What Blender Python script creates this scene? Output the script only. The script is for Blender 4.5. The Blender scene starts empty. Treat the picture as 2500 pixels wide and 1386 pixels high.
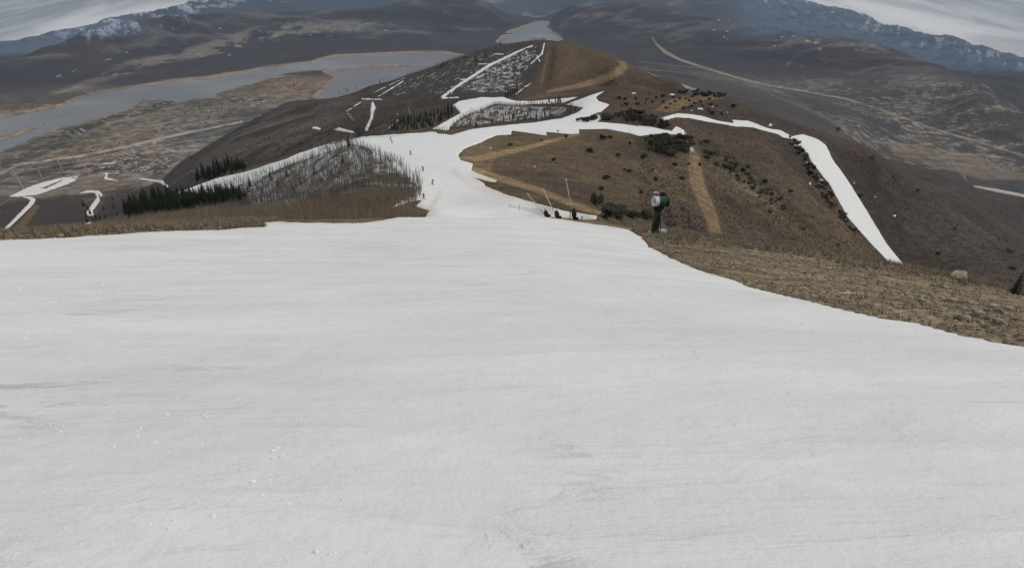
import bpy, bmesh, math, random
import numpy as np
from mathutils import Vector, Matrix

random.seed(7)
RNG = np.random.default_rng(11)
scene = bpy.context.scene
COL = scene.collection

# ---------------------------------------------------------------- camera
W, H, F = 2500.0, 1386.0, 1490.0
PITCH = math.radians(26.2)
SP, CP = math.sin(PITCH), math.cos(PITCH)
EYE_H = 2.0                      # eye above the snow; the eye is the origin
cam_d = bpy.data.cameras.new("camera")
cam = bpy.data.objects.new("camera", cam_d)
COL.objects.link(cam)
cam_d.sensor_width = 36.0
cam_d.lens = 36.0 * F / W
cam_d.clip_start = 0.05
cam_d.clip_end = 120000.0
cam.location = (0, 0, 0)
cam.rotation_euler = (math.pi / 2 - PITCH, 0, 0)
scene.camera = cam
LAKE_Z = -750.0


def ray(px, py):
    """azimuth and slope (z per metre of ground distance) of the sight line through a photo point"""
    u = (np.asarray(px, float) - W / 2) / F
    v = (H / 2 - np.asarray(py, float)) / F
    z = -SP + v * CP
    y = CP + v * SP
    return np.arctan2(u, y), z / np.hypot(u, y)


def project(x, y, z):
    d = y * CP - z * SP
    d = np.where(d > 1e-6, d, np.nan)
    u = x / d
    v = (y * SP + z * CP) / d
    return W / 2 + F * u, H / 2 - F * v


# ---------------------------------------------------------------- value noise
_LAT = np.random.default_rng(5).random((256, 256)).astype(np.float32)


def vnoise(x, y):
    xf = np.floor(x); yf = np.floor(y)
    fx = (x - xf).astype(np.float32); fy = (y - yf).astype(np.float32)
    xi = xf.astype(np.int32) & 255; yi = yf.astype(np.int32) & 255
    xj = (xi + 1) & 255; yj = (yi + 1) & 255
    fx = fx * fx * fx * (fx * (fx * 6 - 15) + 10); fy = fy * fy * fy * (fy * (fy * 6 - 15) + 10)
    a = _LAT[xi, yi]; b = _LAT[xj, yi]; c = _LAT[xi, yj]; d = _LAT[xj, yj]
    return (a + (b - a) * fx) * (1 - fy) + (c + (d - c) * fx) * fy


def fbm(x, y, s, oct=4, gain=0.5, ridged=False, r0=0, r1=1e9):
    """fractal noise of about -1..1; s is the longest wavelength in metres; r0, r1 limit it to those rings of the grid"""
    if x.ndim == 2 and (r0 > 0 or r1 < 1e8):
        i0, i1 = np.searchsorted(LR, [math.log(max(r0, .01)), math.log(r1)])
        out = np.zeros(x.shape, np.float32)
        out[i0:i1] = fbm(x[i0:i1], y[i0:i1], s, oct, gain, ridged)
        return out
    out = np.zeros(x.shape, np.float32); amp = 1.0; tot = 0.0
    X = x / s; Y = y / s
    for k in range(oct):
        n = vnoise(X + 17.3 * k, Y - 9.1 * k) * 2 - 1
        if ridged:
            n = 1 - 2 * np.abs(n)
        out += amp * n; tot += amp
        X, Y = (X * 0.8 - Y * 0.6) * 2.03, (X * 0.6 + Y * 0.8) * 2.03
        amp *= gain
    return out / tot


def smooth(a, b, x):
    t = np.clip((x - a) / (b - a), 0, 1)
    return t * t * (3 - 2 * t)


# ---------------------------------------------------------------- shape of the land: survey points
PTS = []                          # azimuth, ln r, q   (q = slope + EYE_H / r)


def add_pt(az, r, t):
    PTS.append((az, math.log(r), t + EYE_H / r))


def curve(pts, step=55, drop=None, z=None):
    """survey line: (px, py, r) points, or (px, py) on the level z; drop=(ratio, dt) makes the ground fall away behind it"""
    for i, p in enumerate(pts):
        q = pts[min(i + 1, len(pts) - 1)]
        n = max(1, int(math.hypot(q[0] - p[0], q[1] - p[1]) / step))
        for k in range(n):
            f = k / n
            px = p[0] + (q[0] - p[0]) * f; py = p[1] + (q[1] - p[1]) * f
            az, t = ray(px, py)
            if z is not None:
                r = -z / -t if t < 0 else 20000.0
                r = z / t
            else:
                r = math.exp(math.log(p[2]) + (math.log(q[2]) - math.log(p[2])) * f)
            add_pt(float(az), float(r), float(t))
            if drop:
                add_pt(float(az), float(r) * drop[0], float(t) - drop[1])


def spots(pts):
    for p in pts:
        az, t = ray(p[0], p[1]); add_pt(float(az), p[2], float(t))


# the near slope
for r in (0.5, 1.2, 3, 7, 15, 28):
    for a in range(-56, 57, 14):
        az = math.radians(a)
        q = -0.335 * math.cos(az)
        if a > 0:
            q -= {7: .015, 15: .042, 28: .078}.get(r, 0.0) * (a / 45.0)
        add_pt(az, r, q - EYE_H / r)
curve([(-150, 588, 60), (0, 577, 62), (150, 568, 64), (300, 557, 66), (450, 550, 68), (640, 541, 70), (800, 544, 72), (950, 541, 75)], drop=(1.55, .035))
spots([(1040, 540, 75), (1100, 540, 75), (1200, 540, 75), (1080, 515, 130)])
curve([(1280, 533, 86), (1400, 541, 80), (1500, 553, 75), (1600, 570, 66), (1700, 577, 64), (1850, 592, 60), (2000, 609, 56),
       (2200, 655, 50), (2350, 683, 46), (2500, 718, 42), (2650, 750, 40)], drop=(1.5, .05))
# behind the left lip
spots([(-100, 640, 150), (100, 625, 150), (300, 600, 150), (500, 580, 140), (-100, 640, 400), (100, 620, 400), (250, 590, 420), (-100, 610, 800), (60, 595, 900),
       (640, 560, 140), (800, 556, 130), (900, 545, 120), (400, 560, 250), (550, 530, 260), (700, 515, 230), (850, 505, 190), (960, 520, 130)])
# the neck and the lower run
spots([(1050, 500, 180), (1110, 500, 185), (1180, 475, 200), (1250, 497, 150), (1350, 515, 138), (1450, 532, 130),
       (1035, 478, 205), (1055, 443, 235), (1033, 413, 275), (1003, 373, 330), (955, 343, 395), (1060, 326, 460), (900, 340, 425),
       (1120, 390, 300), (1150, 360, 350), (1200, 337, 420), (1300, 324, 470), (1420, 314, 500), (1550, 318, 520), (1680, 327, 525),
       (1000, 470, 195), (900, 430, 270), (870, 385, 350), (700, 450, 370), (600, 475, 430), (480, 485, 520), (760, 480, 270), (850, 460, 230), (650, 500, 300)])
curve([(850, 345, 425), (700, 380, 500), (560, 425, 560), (430, 474, 620), (350, 514, 650), (220, 550, 700)], drop=(1.35, .045))
curve([(1060, 322, 470), (1200, 308, 520), (1350, 292, 575)], drop=(1.18, .012))
# brown knoll right of the run
spots([(1250, 400, 300), (1250, 450, 225), (1400, 400, 330), (1400, 455, 260), (1450, 495, 215), (1550, 400, 370), (1550, 470, 290),
       (1700, 400, 425), (1700, 480, 350), (1760, 575, 290), (1850, 420, 470), (1900, 500, 430), (1960, 600, 380), (1800, 370, 500), (1620, 500, 270)])
# face with the long white run
spots([(1620, 290, 600), (1720, 298, 620), (1830, 312, 640), (1950, 345, 640), (2020, 400, 610), (2070, 480, 575), (2130, 560, 545), (2200, 645, 515),
       (2300, 650, 520), (2400, 650, 520), (2500, 690, 500), (1700, 262, 700), (1850, 295, 690), (2100, 420, 675), (2250, 520, 640), (2400, 605, 615),
       (1450, 240, 760), (1420, 265, 680), (1350, 288, 585), (1480, 268, 690), (1560, 285, 630), (1650, 310, 560)])
curve([(1480, 226, 790), (1560, 225, 820), (1650, 229, 840), (1750, 236, 810), (1870, 278, 775), (2000, 320, 745), (2130, 372, 720), (2200, 427, 710),
       (2300, 497, 690), (2400, 562, 670), (2500, 605, 650), (2620, 660, 640)], drop=(1.4, .05))
# wooded dip behind the run
spots([(1000, 312, 640), (1100, 282, 760), (1200, 268, 800), (1300, 258, 830), (1250, 240, 1000), (1100, 252, 960), (1360, 246, 900), (900, 322, 700)])
# dark spur to the left
spots([(850, 322, 800), (700, 360, 900), (560, 402, 1100), (480, 424, 1250), (700, 300, 1350), (850, 282, 1100), (950, 262, 1100)])
curve([(440, 398, 1500), (520, 350, 1600), (600, 303, 1700), (700, 255, 1800), (800, 243, 1750), (880, 241, 1550)], drop=(1.5, .055))
spots([(1000, 240, 1300), (1090, 236, 1120), (1200, 222, 1150), (1300, 200, 1250), (1100, 200, 1350), (1230, 165, 1400)])
curve([(900, 213, 1750), (1000, 184, 1720), (1100, 149, 1680), (1200, 120, 1630), (1270, 106, 1580), (1340, 101, 1550), (1400, 107, 1540), (1450, 121, 1500), (1530, 152, 1430),
       (1580, 188, 1330), (1650, 216, 1250)], drop=(1.45, .045))
spots([(1350, 234, 950), (1450, 217, 1040), (1560, 221, 980), (1400, 165, 1280), (1500, 190, 1180), (1340, 170, 1300)])
# valley floor, lake and the land left of it
curve([(0, 410), (100, 395), (200, 372), (300, 342), (420, 318), (560, 292)], z=-738)
curve([(0, 372), (70, 341), (134, 314), (240, 283), (330, 276), (434, 247), (526, 235), (616, 203), (700, 183), (760, 176)], z=-748)
curve([(0, 285), (134, 263), (218, 232), (316, 216), (420, 200), (504, 193), (641, 168), (757, 153), (860, 136), (1006, 127), (1084, 130), (1160, 132)], z=-746)
curve([(818, 186), (800, 207), (768, 236), (680, 240)], z=-748)
spots([(250, 416, 3150), (230, 480, 2300), (0, 570, 1500), (150, 562, 1500), (380, 452, 2300), (0, 480, 2450), (120, 460, 2700), (280, 520, 1700), (350, 480, 2000), (430, 440, 2200), (420, 410, 2800)])
# hills beyond the lake
curve([(-150, 190, 7400), (0, 150, 8000), (100, 124, 8500), (180, 86, 9500), (340, 60, 11000), (520, 36, 12500), (700, 31, 13000), (900, 24, 13500), (1000, 4, 13500),
       (1130, -3, 13500), (1200, 13, 13500), (1300, 46, 14500)], drop=(1.25, .012))
spots([(0, 230, 6400), (150, 190, 7000), (300, 150, 8200), (600, 110, 9300), (900, 78, 10300), (1100, 78, 10600), (450, 170, 7800), (750, 130, 8600)])
curve([(1218, 100), (1230, 84), (1290, 62), (1335, 56), (1345, 70), (1365, 96), (1300, 102)], z=-752)
curve([(1330, 48, 14500), (1400, 26, 13500), (1480, 12, 12800), (1560, 8, 12000), (1650, 31, 11500), (1800, 50, 10500), (1900, 60, 10000), (2050, 88, 9000), (2200, 130, 7500),
       (2300, 167, 6500), (2400, 212, 5500), (2500, 285, 4500), (2620, 360, 4000)], drop=(1.22, .012))
curve([(1400, 100), (1500, 130), (1600, 108), (1700, 160), (1850, 203), (2080, 242), (2250, 312), (2400, 352), (2560, 400)], z=-735)
spots([(1700, 100, 8600), (1900, 130, 7500), (2100, 180, 6300), (2300, 260, 5000), (1800, 220, 3600), (1650, 190, 3800), (2000, 290, 3000)])
curve([(2180, 388), (2300, 402), (2400, 425), (2560, 470)], z=-728)
curve([(2195, 394, 2000), (2300, 421, 1950), (2400, 455, 1900), (2500, 476, 1900), (2620, 500, 1900)], drop=(1.25, .02))
curve([(2215, 432, 1250), (2330, 470, 1200), (2420, 530, 1150), (2500, 583, 1100), (2600, 620, 1100)], drop=(1.3, .025))
# mountains
curve([(-150, 170, 9500), (0, 124, 10500), (150, 80, 12500), (270, 46, 16000), (380, 28, 19000), (480, 0, 21000), (600, -30, 23000), (900, -50, 25000), (1250, -60, 26000),
       (1600, -50, 24000), (1800, -20, 21000), (1920, 0, 18500), (2100, 40, 15000), (2200, 70, 13200), (2260, 90, 12000), (2320, 95, 11500), (2500, 155, 9300), (2620, 200, 8600)], drop=(1.3, .03))
spots([(1250, 22, 18000), (1000, 12, 19000), (1500, 5, 17000), (1400, 20, 16000), (700, 15, 17500)])

PTS = np.array(PTS)
KA, KR, KC = 2.6, 1.0, 0.035


def phi(d2):
    return np.sqrt(d2 + KC * KC)


_A = np.stack([PTS[:, 0] * KA, PTS[:, 1] * KR], 1)
_D = ((_A[:, None, :] - _A[None, :, :]) ** 2).sum(2)
_n = len(PTS)
_M = np.zeros((_n + 3, _n + 3))
_M[:_n, :_n] = phi(_D) - 0.002 * np.eye(_n)
_M[:_n, _n] = 1; _M[:_n, _n + 1:] = _A
_M[_n, :_n] = 1; _M[_n + 1:, :_n] = _A.T
_wts = np.linalg.solve(_M, np.concatenate([PTS[:, 2], np.zeros(3)]))

# ---------------------------------------------------------------- grid: rings round the eye, finer where more of the picture lies
NA = 1350
AZ = np.radians(np.linspace(-56, 56, NA))
seg = [(0.5, 40, 260), (40, 130, 220), (130, 900, 500), (900, 4000, 300), (4000, 16000, 280), (16000, 29000, 70)]
LR = np.concatenate([np.linspace(math.log(a), math.log(b), n, endpoint=False) for a, b, n in seg] + [[math.log(29000)]])
NR = len(LR)


def rbf_grid(az, lr):
    """q on the grid az x lr (evaluated on a coarser grid, then refined: the surface is smooth)"""
    out = np.zeros((len(lr), len(az)))
    ax = az * KA
    for i, l in enumerate(lr):
        d2 = (ax[:, None] - _A[None, :, 0]) ** 2 + (l * KR - _A[None, :, 1]) ** 2
        out[i] = phi(d2) @ _wts[:_n] + _wts[_n] + _wts[_n + 1] * ax + _wts[_n + 2] * l * KR
    return out


_azc = np.radians(np.linspace(-56, 56, 376))
_lrc = np.concatenate([LR[::2], LR[-1:]])
_qc = rbf_grid(_azc, _lrc)
_q1 = np.stack([np.interp(AZ, _azc, row) for row in _qc])
Q = np.stack([np.interp(LR, _lrc, _q1[:, j]) for j in range(NA)], 1)
R = np.exp(LR)[:, None] * np.ones((1, NA))
GX = R * np.sin(AZ)[None, :]
GY = R * np.cos(AZ)[None, :]
GZ = Q * R - EYE_H
# ---------------------------------------------------------------- relief on top of the survey
_wz = lambda a, b, c, d: smooth(a, b, R) * (1 - smooth(c, d, R))
flat = 1 - 0.93 * (1 - smooth(8, 70, np.abs(GZ + 742))) * smooth(1500, 2500, R)
PX0, PY0 = project(GX, GY, GZ); PX0 = np.nan_to_num(PX0, nan=-9999.0)
GZ += 0.03 * _wz(4, 12, 60, 140) * fbm(GX, GY, 6, 3, r0=3, r1=150)
GZ += 0.9 * _wz(110, 220, 700, 1100) * fbm(GX, GY, 55, 4, r0=100, r1=1150)
GZ += 4.0 * _wz(600, 1000, 2500, 4000) * flat * fbm(GX, GY, 260, 5, ridged=True, r0=590, r1=4100)
RIDG = fbm(GX, GY, 1300, 6, 0.55, True, r0=2300)
GZ += 44.0 * smooth(2300, 5200, R) * flat * RIDG
GZ += 75.0 * smooth(7600, 9000, R) * np.clip(smooth(1750, 1950, PX0) + (1 - smooth(430, 560, PX0)) * smooth(8800, 10000, R), 0, 1) * fbm(GX, GY, 620, 5, .55, True, r0=7500)
GZ += 110.0 * smooth(13500, 20000, R) * fbm(GX, GY, 3800, 5, 0.5, True, r0=13000)
PX, PY = project(GX, GY, GZ)
PX = np.nan_to_num(PX, nan=-9999.0); PY = np.nan_to_num(PY, nan=9999.0)
NZ1 = fbm(GX, GY, 9, 4, r1=900)            # a few reusable fields
NZ2 = fbm(GX + 900, GY, 70, 4, r1=3000)
NZ3 = fbm(GX, GY + 5000, 700, 5, r0=900, r1=16000)


def sdf(poly, px, py):
    """signed distance (photo points, positive inside) of arrays px, py to a polygon"""
    p = np.array([q[:2] for q in poly], float)
    best = np.full(px.shape, 1e18); ins = np.zeros(px.shape, bool)
    n = len(p)
    for i in range(n):
        ax, ay = p[i]; bx, by = p[(i + 1) % n]
        dx, dy = bx - ax, by - ay
        L = dx * dx + dy * dy + 1e-12
        t = np.clip(((px - ax) * dx + (py - ay) * dy) / L, 0, 1)
        d = (px - ax - t * dx) ** 2 + (py - ay - t * dy) ** 2
        np.minimum(best, d, out=best)
        if by != ay:
            c = ((ay > py) != (by > py)) & (px < (bx - ax) * (py - ay) / (by - ay) + ax)
            ins ^= c
    d = np.sqrt(best)
    return np.where(ins, d, -d)


def lined(pts, px, py):
    """distance minus half width to a polyline of (x, y, width); positive inside"""
    best = np.full(px.shape, -1e9)
    for (ax, ay, aw), (bx, by, bw) in zip(pts[:-1], pts[1:]):
        dx, dy = bx - ax, by - ay
        t = np.clip(((px - ax) * dx + (py - ay) * dy) / (dx * dx + dy * dy + 1e-12), 0, 1)
        d = np.hypot(px - ax - t * dx, py - ay - t * dy)
        np.maximum(best, (aw + (bw - aw) * t) / 2 - d, out=best)
    return best


def field(shape, r0, r1, kind='poly', pad=30):
    """signed distance field of a traced outline on the land between the ground distances r0 and r1"""
    i0, i1 = np.searchsorted(LR, [math.log(r0), math.log(r1)])
    out = np.full(PX.shape, -1e3, np.float32)
    xs = [p[0] for p in shape]; ys = [p[1] for p in shape]
    sx = PX[i0:i1]; sy = PY[i0:i1]
    m = (sx > min(xs) - pad) & (sx < max(xs) + pad) & (sy > min(ys) - pad) & (sy < max(ys) + pad)
    if m.any():
        sub = out[i0:i1]
        sub[m] = (sdf if kind == 'poly' else lined)(shape, sx[m], sy[m])
    return out


def srgb(r, g, b, k=0.90):
    def f(c):
        c = c / 255.0
        return c / 12.92 if c <= 0.04045 else ((c + 0.055) / 1.055) ** 2.4
    return np.array([f(r), f(g), f(b)]) / k


# ---------------------------------------------------------------- lake bed
LAKE_A = [(-200, 318), (0, 284), (134, 263), (218, 232), (316, 216), (420, 200), (504, 193), (600, 178), (641, 168), (700, 160), (757, 153), (821, 138), (860, 136), (1006, 128), (1084, 130), (1120, 136), (1160, 140),
          (1130, 165), (1000, 200), (900, 240), (768, 238), (790, 222), (802, 207), (818, 190), (800, 182), (740, 180), (700, 184), (653, 188), (616, 203), (560, 218), (526, 228), (524, 238), (470, 240), (434, 247), (385, 240), (345, 243), (325, 262), (300, 272), (240, 283), (190, 305), (134, 314), (70, 341), (0, 372), (-200, 460)]
SPIT = [(-200, 400), (0, 345, ), (70, 320), (117, 301), (95, 303), (50, 316), (0, 333), (-200, 375)]
BAR = [(640, 192), (700, 176), (760, 171), (850, 164), (930, 158), (1004, 156), (930, 163), (850, 169), (790, 176), (820, 186), (700, 190)]
LAKE_B = [(1214, 103), (1228, 92), (1250, 88), (1268, 84), (1236, 80), (1262, 73), (1290, 62), (1310, 55), (1340, 55), (1328, 64), (1340, 76), (1366, 88), (1370, 96), (1345, 104), (1290, 112)]
fa = field(LAKE_A, 2300, 12000, pad=60)
fa = np.minimum(fa, -np.maximum(field(SPIT, 2300, 12000), field(BAR, 2300, 12000, pad=60)))
fb = field(LAKE_B, 6500, 17000, pad=60)
SHORE = np.maximum(fa, fb) + 1.6 * fbm(GX, GY, 420, 4, r0=2300, r1=17500)
_near_lake = SHORE > -40
GZ = np.where(SHORE > -900, np.where(SHORE > 0, np.minimum(GZ, LAKE_Z - 1 - 4 * np.clip(SHORE, 0, 3)), np.maximum(GZ, LAKE_Z + 0.5 + 4 * np.clip(-SHORE, 0, 1.5))), GZ)
# flat ground beyond the surveyed lake stays above the water
GZ = np.where((SHORE <= -900) & (R > 2000) & (R < 17000) & (GZ < LAKE_Z + 1) & (R < 4000), LAKE_Z + 1, GZ)

# ---------------------------------------------------------------- snow cover
S_NEAR = [(-3000, 640), (-300, 606), (0, 594), (168, 583), (330, 571), (476, 564), (648, 556), (641, 544), (656, 542), (796, 545), (894, 543), (936, 538), (967, 532), (1037, 519), (1050, 512), (1080, 490),
          (1180, 480), (1239, 499), (1262, 512), (1284, 522), (1396, 539), (1480, 553), (1536, 563), (1566, 580), (1584, 604), (1620, 622), (1659, 641), (1726, 668), (1790, 690), (1812, 701), (1826, 714), (1900, 739), (2010, 767), (2152, 802),
          (2224, 811), (2344, 844), (2420, 858), (2500, 873), (2700, 915), (5000, 1300), (9000, 9000), (-9000, 9000)]
S_RUN = [(1030, 545), (1048, 514), (1016, 503), (1030, 488), (1003, 493), (958, 506), (975, 494), (1008, 477), (1018, 448), (992, 430), (962, 413), (945, 403), (911, 386), (906, 367), (880, 354), (852, 352), (800, 370), (700, 405), (620, 440), (500, 480),
         (440, 496), (428, 484), (426, 473), (454, 459), (546, 431), (600, 420), (697, 388), (734, 373), (813, 347), (846, 340), (880, 335), (936, 330), (1062, 322), (1070, 327), (1104, 330), (1146, 316), (1210, 308), (1300, 300),
         (1368, 290), (1410, 276), (1424, 263), (1379, 256), (1446, 232), (1474, 223), (1454, 238), (1462, 247), (1488, 256), (1469, 272), (1452, 276), (1474, 287), (1455, 298), (1514, 302), (1553, 308), (1575, 307), (1614, 316),
         (1640, 320), (1651, 309), (1670, 318), (1677, 331), (1614, 326), (1558, 333), (1536, 325), (1480, 315), (1413, 316), (1413, 326), (1393, 328), (1332, 322), (1336, 331), (1250, 319), (1248, 328), (1210, 331), (1174, 348), (1132, 364), (1119, 380),
         (1124, 391), (1154, 400), (1150, 416), (1168, 424), (1215, 441), (1205, 445), (1158, 434), (1182, 448), (1184, 455), (1230, 473), (1300, 494), (1376, 514), (1458, 527), (1455, 536), (1380, 536), (1290, 560), (1100, 560)]
S_RIGHT = [(1609, 289), (1654, 277), (1690, 279), (1712, 283), (1750, 295), (1790, 301), (1788, 293), (1825, 295), (1878, 314), (1904, 318), (1934, 332), (1962, 329), (1996, 340), (2016, 354), (2030, 384), (2074, 448), (2114, 510), (2164, 594), (2214, 655), (2240, 690), (2200, 700),
           (2178, 647), (2122, 588), (2069, 529), (2049, 493), (2024, 448), (2007, 428), (1979, 392), (1968, 372), (1946, 342), (1912, 336), (1898, 328), (1836, 311), (1800, 309), (1732, 298), (1682, 288), (1648, 287), (1623, 295)]
S_MID = [[(1042, 323), (1104, 288), (1160, 260), (1208, 246), (1216, 252), (1132, 283), (1098, 311), (1090, 325)],
         [(1104, 258), (1120, 248), (1174, 238), (1230, 238), (1258, 247), (1300, 248), (1410, 237), (1374, 252), (1256, 256), (1190, 254), (1150, 263), (1126, 280), (1118, 268)],
         [(911, 248), (917, 263), (909, 294), (896, 322), (890, 318), (904, 288), (906, 252)],
         [(760, 312), (768, 309), (784, 314), (780, 317), (766, 315)], [(814, 317), (826, 311), (860, 320), (868, 326), (840, 322)]]
LINES = [[(1079, 238, 5.6), (1110, 215, 6.3), (1194, 160, 6.3), (1272, 123, 4.2), (1300, 112, 2.8)], [(911, 227, 1.75), (992, 188, 2.1)], [(922, 237, 1.75), (984, 199, 2.1)],
         [(1124, 195, 1.75), (1149, 193, 1.75)], [(1149, 178, 1.75), (1177, 175, 1.75)], [(1168, 157, 1.75), (1202, 155, 1.4)], [(1202, 132, 1.4), (1233, 133, 1.4)], [(1101, 207, 1.75), (1103, 230, 1.75)],
         [(1329, 106, 3.5), (1323, 132, 4.2), (1300, 152, 2.8), (1281, 171, 2.1)], [(1295, 204, 2.8), (1280, 214, 2.1), (1259, 231, 2.1)], [(1310, 135, 2.1), (1318, 150, 3.5)], [(1080, 240, 3.5), (1120, 238, 2.1)],
         [(846, 272, 1.4), (880, 250, 1.4)], [(848, 276, 1.4), (864, 296, 1.4)], [(970, 278, 1.75), (978, 290, 1.75)], [(996, 262, 1.4), (1000, 276, 1.75)], [(884, 242, 2.1), (932, 243, 2.1)], [(950, 312, 2.8), (972, 294, 2.1)]]
S_VALE = [[(55, 481), (76, 481), (88, 486), (83, 497), (61, 519), (35, 544), (-5, 580), (-60, 630), (-60, 615), (-5, 572), (31, 538), (69, 498), (74, 488)],
          [(192, 472), (216, 465), (242, 466), (250, 474), (243, 492), (227, 514), (229, 527), (212, 527), (211, 517), (237, 481), (231, 471), (208, 471)],
          [(22, 480), (66, 459), (104, 445), (152, 434), (192, 430), (193, 437), (156, 453), (87, 476), (42, 480)],
          [(251, 422), (266, 422), (261, 433), (287, 441), (253, 438), (258, 427)], [(341, 435), (376, 439), (398, 441), (414, 459), (406, 457), (392, 447), (374, 442), (341, 438)],
          ]
S_FOOT = [[(203, 546), (222, 534), (232, 535), (216, 552)], [(254, 525), (272, 515), (274, 519), (258, 530)], [(340, 512), (353, 508), (356, 520), (346, 526)]]
SN = np.maximum(field(S_NEAR, 0.4, 102, pad=300), field(S_RUN, 74, 860, pad=60))
SN = np.maximum(SN, field(S_RIGHT, 440, 780))
for p in S_MID:
    SN = np.maximum(SN, field(p, 640, 1500))
for p in LINES[:8] + LINES[11:]:
    SN = np.maximum(SN, field(p, 640, 2000, 'line'))
for p in LINES[8:11]:
    SN = np.maximum(SN, field(p, 900, 1700, 'line'))
for p in S_VALE:
    SN = np.maximum(SN, field(p, 1000, 4200))
for p in S_FOOT:
    SN = np.maximum(SN, field(p, 560, 760))
isl = field([(92, 461), (110, 455), (152, 438), (150, 444), (112, 462)], 1000, 4200)
SN = np.where(isl > 0, -isl, SN)
SN = SN + np.where(R < 110, 4.2 * fbm(GX, GY, 2.6, 6, 0.68, r1=115) * smooth(3, 20, R), 1.7 * fbm(GX, GY, 16, 4, 0.65, r0=105, r1=4300))
# old snow left in small patches
PATCH = [(1198, 361, 6, 3), (1206, 435, 3, 2), (1260, 334, 5, 2.5), (1305, 406, 3, 2), (1770, 274, 9, 5), (1690, 269, 4, 2), (1712, 265, 8, 3), (1640, 231, 9, 2.5), (1665, 224, 12, 3), (1578, 240, 9, 2.5), (1548, 228, 8, 3),
         (1580, 278, 9, 2.5), (1600, 282, 7, 4), (1900, 256, 12, 4), (1912, 258, 10, 2.5), (1946, 285, 4, 2.5), (1983, 288, 5, 3), (2082, 334, 6, 2.5), (2096, 344, 7, 3), (1978, 447, 8, 9), (1950, 354, 12, 6), (1962, 372, 6, 4),
         (2138, 479, 5, 3), (2184, 527, 5, 3), (2078, 575, 5, 8), (2086, 446, 4, 4), (2040, 545, 4, 2), (1880, 306, 7, 5), (1740, 262, 4, 3), (1840, 262, 4, 2), (1965, 380, 5, 3), (1972, 398, 7, 4), (2005, 440, 6, 4)]
for x, y, w, h in [(a_, b_, c_ * .8, d_ * .7) for a_, b_, c_, d_ in PATCH]:
    e = field([(x - w, y - h), (x + w, y - h), (x + w, y + h), (x - w, y + h)], 180 if y > 400 and x < 1400 else 300, 900, pad=8)
    if (e > -50).any():
        m = e > -50
        q = .40 - np.hypot((PX[m] - x) / w, (PY[m] - y) / h) + 2.0 * fbm(GX[m], GY[m], 6, 4, .75)
        SN[m] = np.maximum(SN[m], q * min(w, h))

# ---------------------------------------------------------------- colour of the ground
C = np.zeros(PX.shape + (3,), np.float32)
SPK = np.zeros(PX.shape, np.float32)           # share of the ground under broken snow


def lay(mask, col, a=1.0):
    """mix a colour over the ground; mask 0..1"""
    mask = np.asarray(mask)
    rows = np.flatnonzero(mask.max(1) > 0)
    if len(rows) == 0:
        return
    s = slice(rows[0], rows[-1] + 1)
    k = (np.clip(mask[s], 0, 1) * a)[..., None].astype(np.float32)
    C[s] += (np.asarray(col, np.float32) - C[s]) * k


C[...] = srgb(132, 117, 95)
n1 = 0.5 + 0.5 * NZ2
lay(smooth(75, 115, R), srgb(92, 80, 64))
lay(smooth(75, 115, R) * smooth(0.1, .6, NZ2), srgb(80, 68, 60))
lay(smooth(430, 600, R), srgb(84, 71, 62))
lay(smooth(600, 800, R), srgb(72, 62, 56))
lay(smooth(600, 800, R) * smooth(-.1, .5, NZ2), srgb(78, 68, 61))
lay(smooth(900, 1250, R), srgb(70, 65, 62))
lay(smooth(1900, 2300, R), srgb(74, 70, 68))
lay(smooth(3800, 4800, R), srgb(59, 58, 62))
lay(smooth(3800, 4800, R) * smooth(-.2, .6, NZ3), srgb(68, 64, 64))
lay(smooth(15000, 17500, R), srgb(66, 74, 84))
rough = fbm(GX, GY, 240, 5, 0.6, r0=1200, r1=12000)
lay(smooth(15500, 19000, R) * smooth(.15, .5, fbm(GX, GY, 900, 5, .6, r0=15000)) * smooth(-350, 100, GZ), srgb(215, 220, 226), 0.75)

# right-hand hillsides
rh = field([(1740, 320), (1900, 330), (2000, 400), (2080, 520), (2180, 680), (2600, 760), (2600, 600), (2400, 560), (2200, 420), (2000, 315), (1800, 250), (1700, 255), (1690, 300)], 330, 820, pad=60)
lay(smooth(-30, 30, rh), srgb(70, 62, 56))
lay(smooth(-5, 25, field([(2060, 420), (2200, 430), (2420, 560), (2600, 640), (2600, 760), (2330, 690), (2200, 560)], 450, 760)) * (0.4 + 0.6 * smooth(-.3, .3, NZ2)), srgb(78, 70, 65), .8)
lay(smooth(0, 20, field([(1760, 350), (1860, 350), (1960, 430), (2080, 600), (2130, 650), (1990, 600), (1880, 470), (1770, 390)], 330, 560)) * (0.5 + .5 * smooth(-.3, .3, NZ2)), srgb(76, 67, 61), .8)
lay(smooth(-6, 14, field([(1700, 360), (1760, 370), (1860, 430), (1930, 500), (1900, 520), (1800, 470), (1730, 420)], 300, 520)) * smooth(-.35, .25, NZ1), srgb(118, 110, 98), .55)
lay(smooth(-5, 20, field([(1660, 480), (1760, 540), (1900, 560), (2010, 600), (1900, 620), (1700, 590), (1560, 545), (1580, 500)], 180, 420)), srgb(84, 72, 68), .7)
lay(smooth(-5, 15, field([(1130, 360), (1210, 335), (1400, 330), (1420, 350), (1250, 385), (1140, 395)], 250, 520)), srgb(104, 90, 68), .8)
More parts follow.
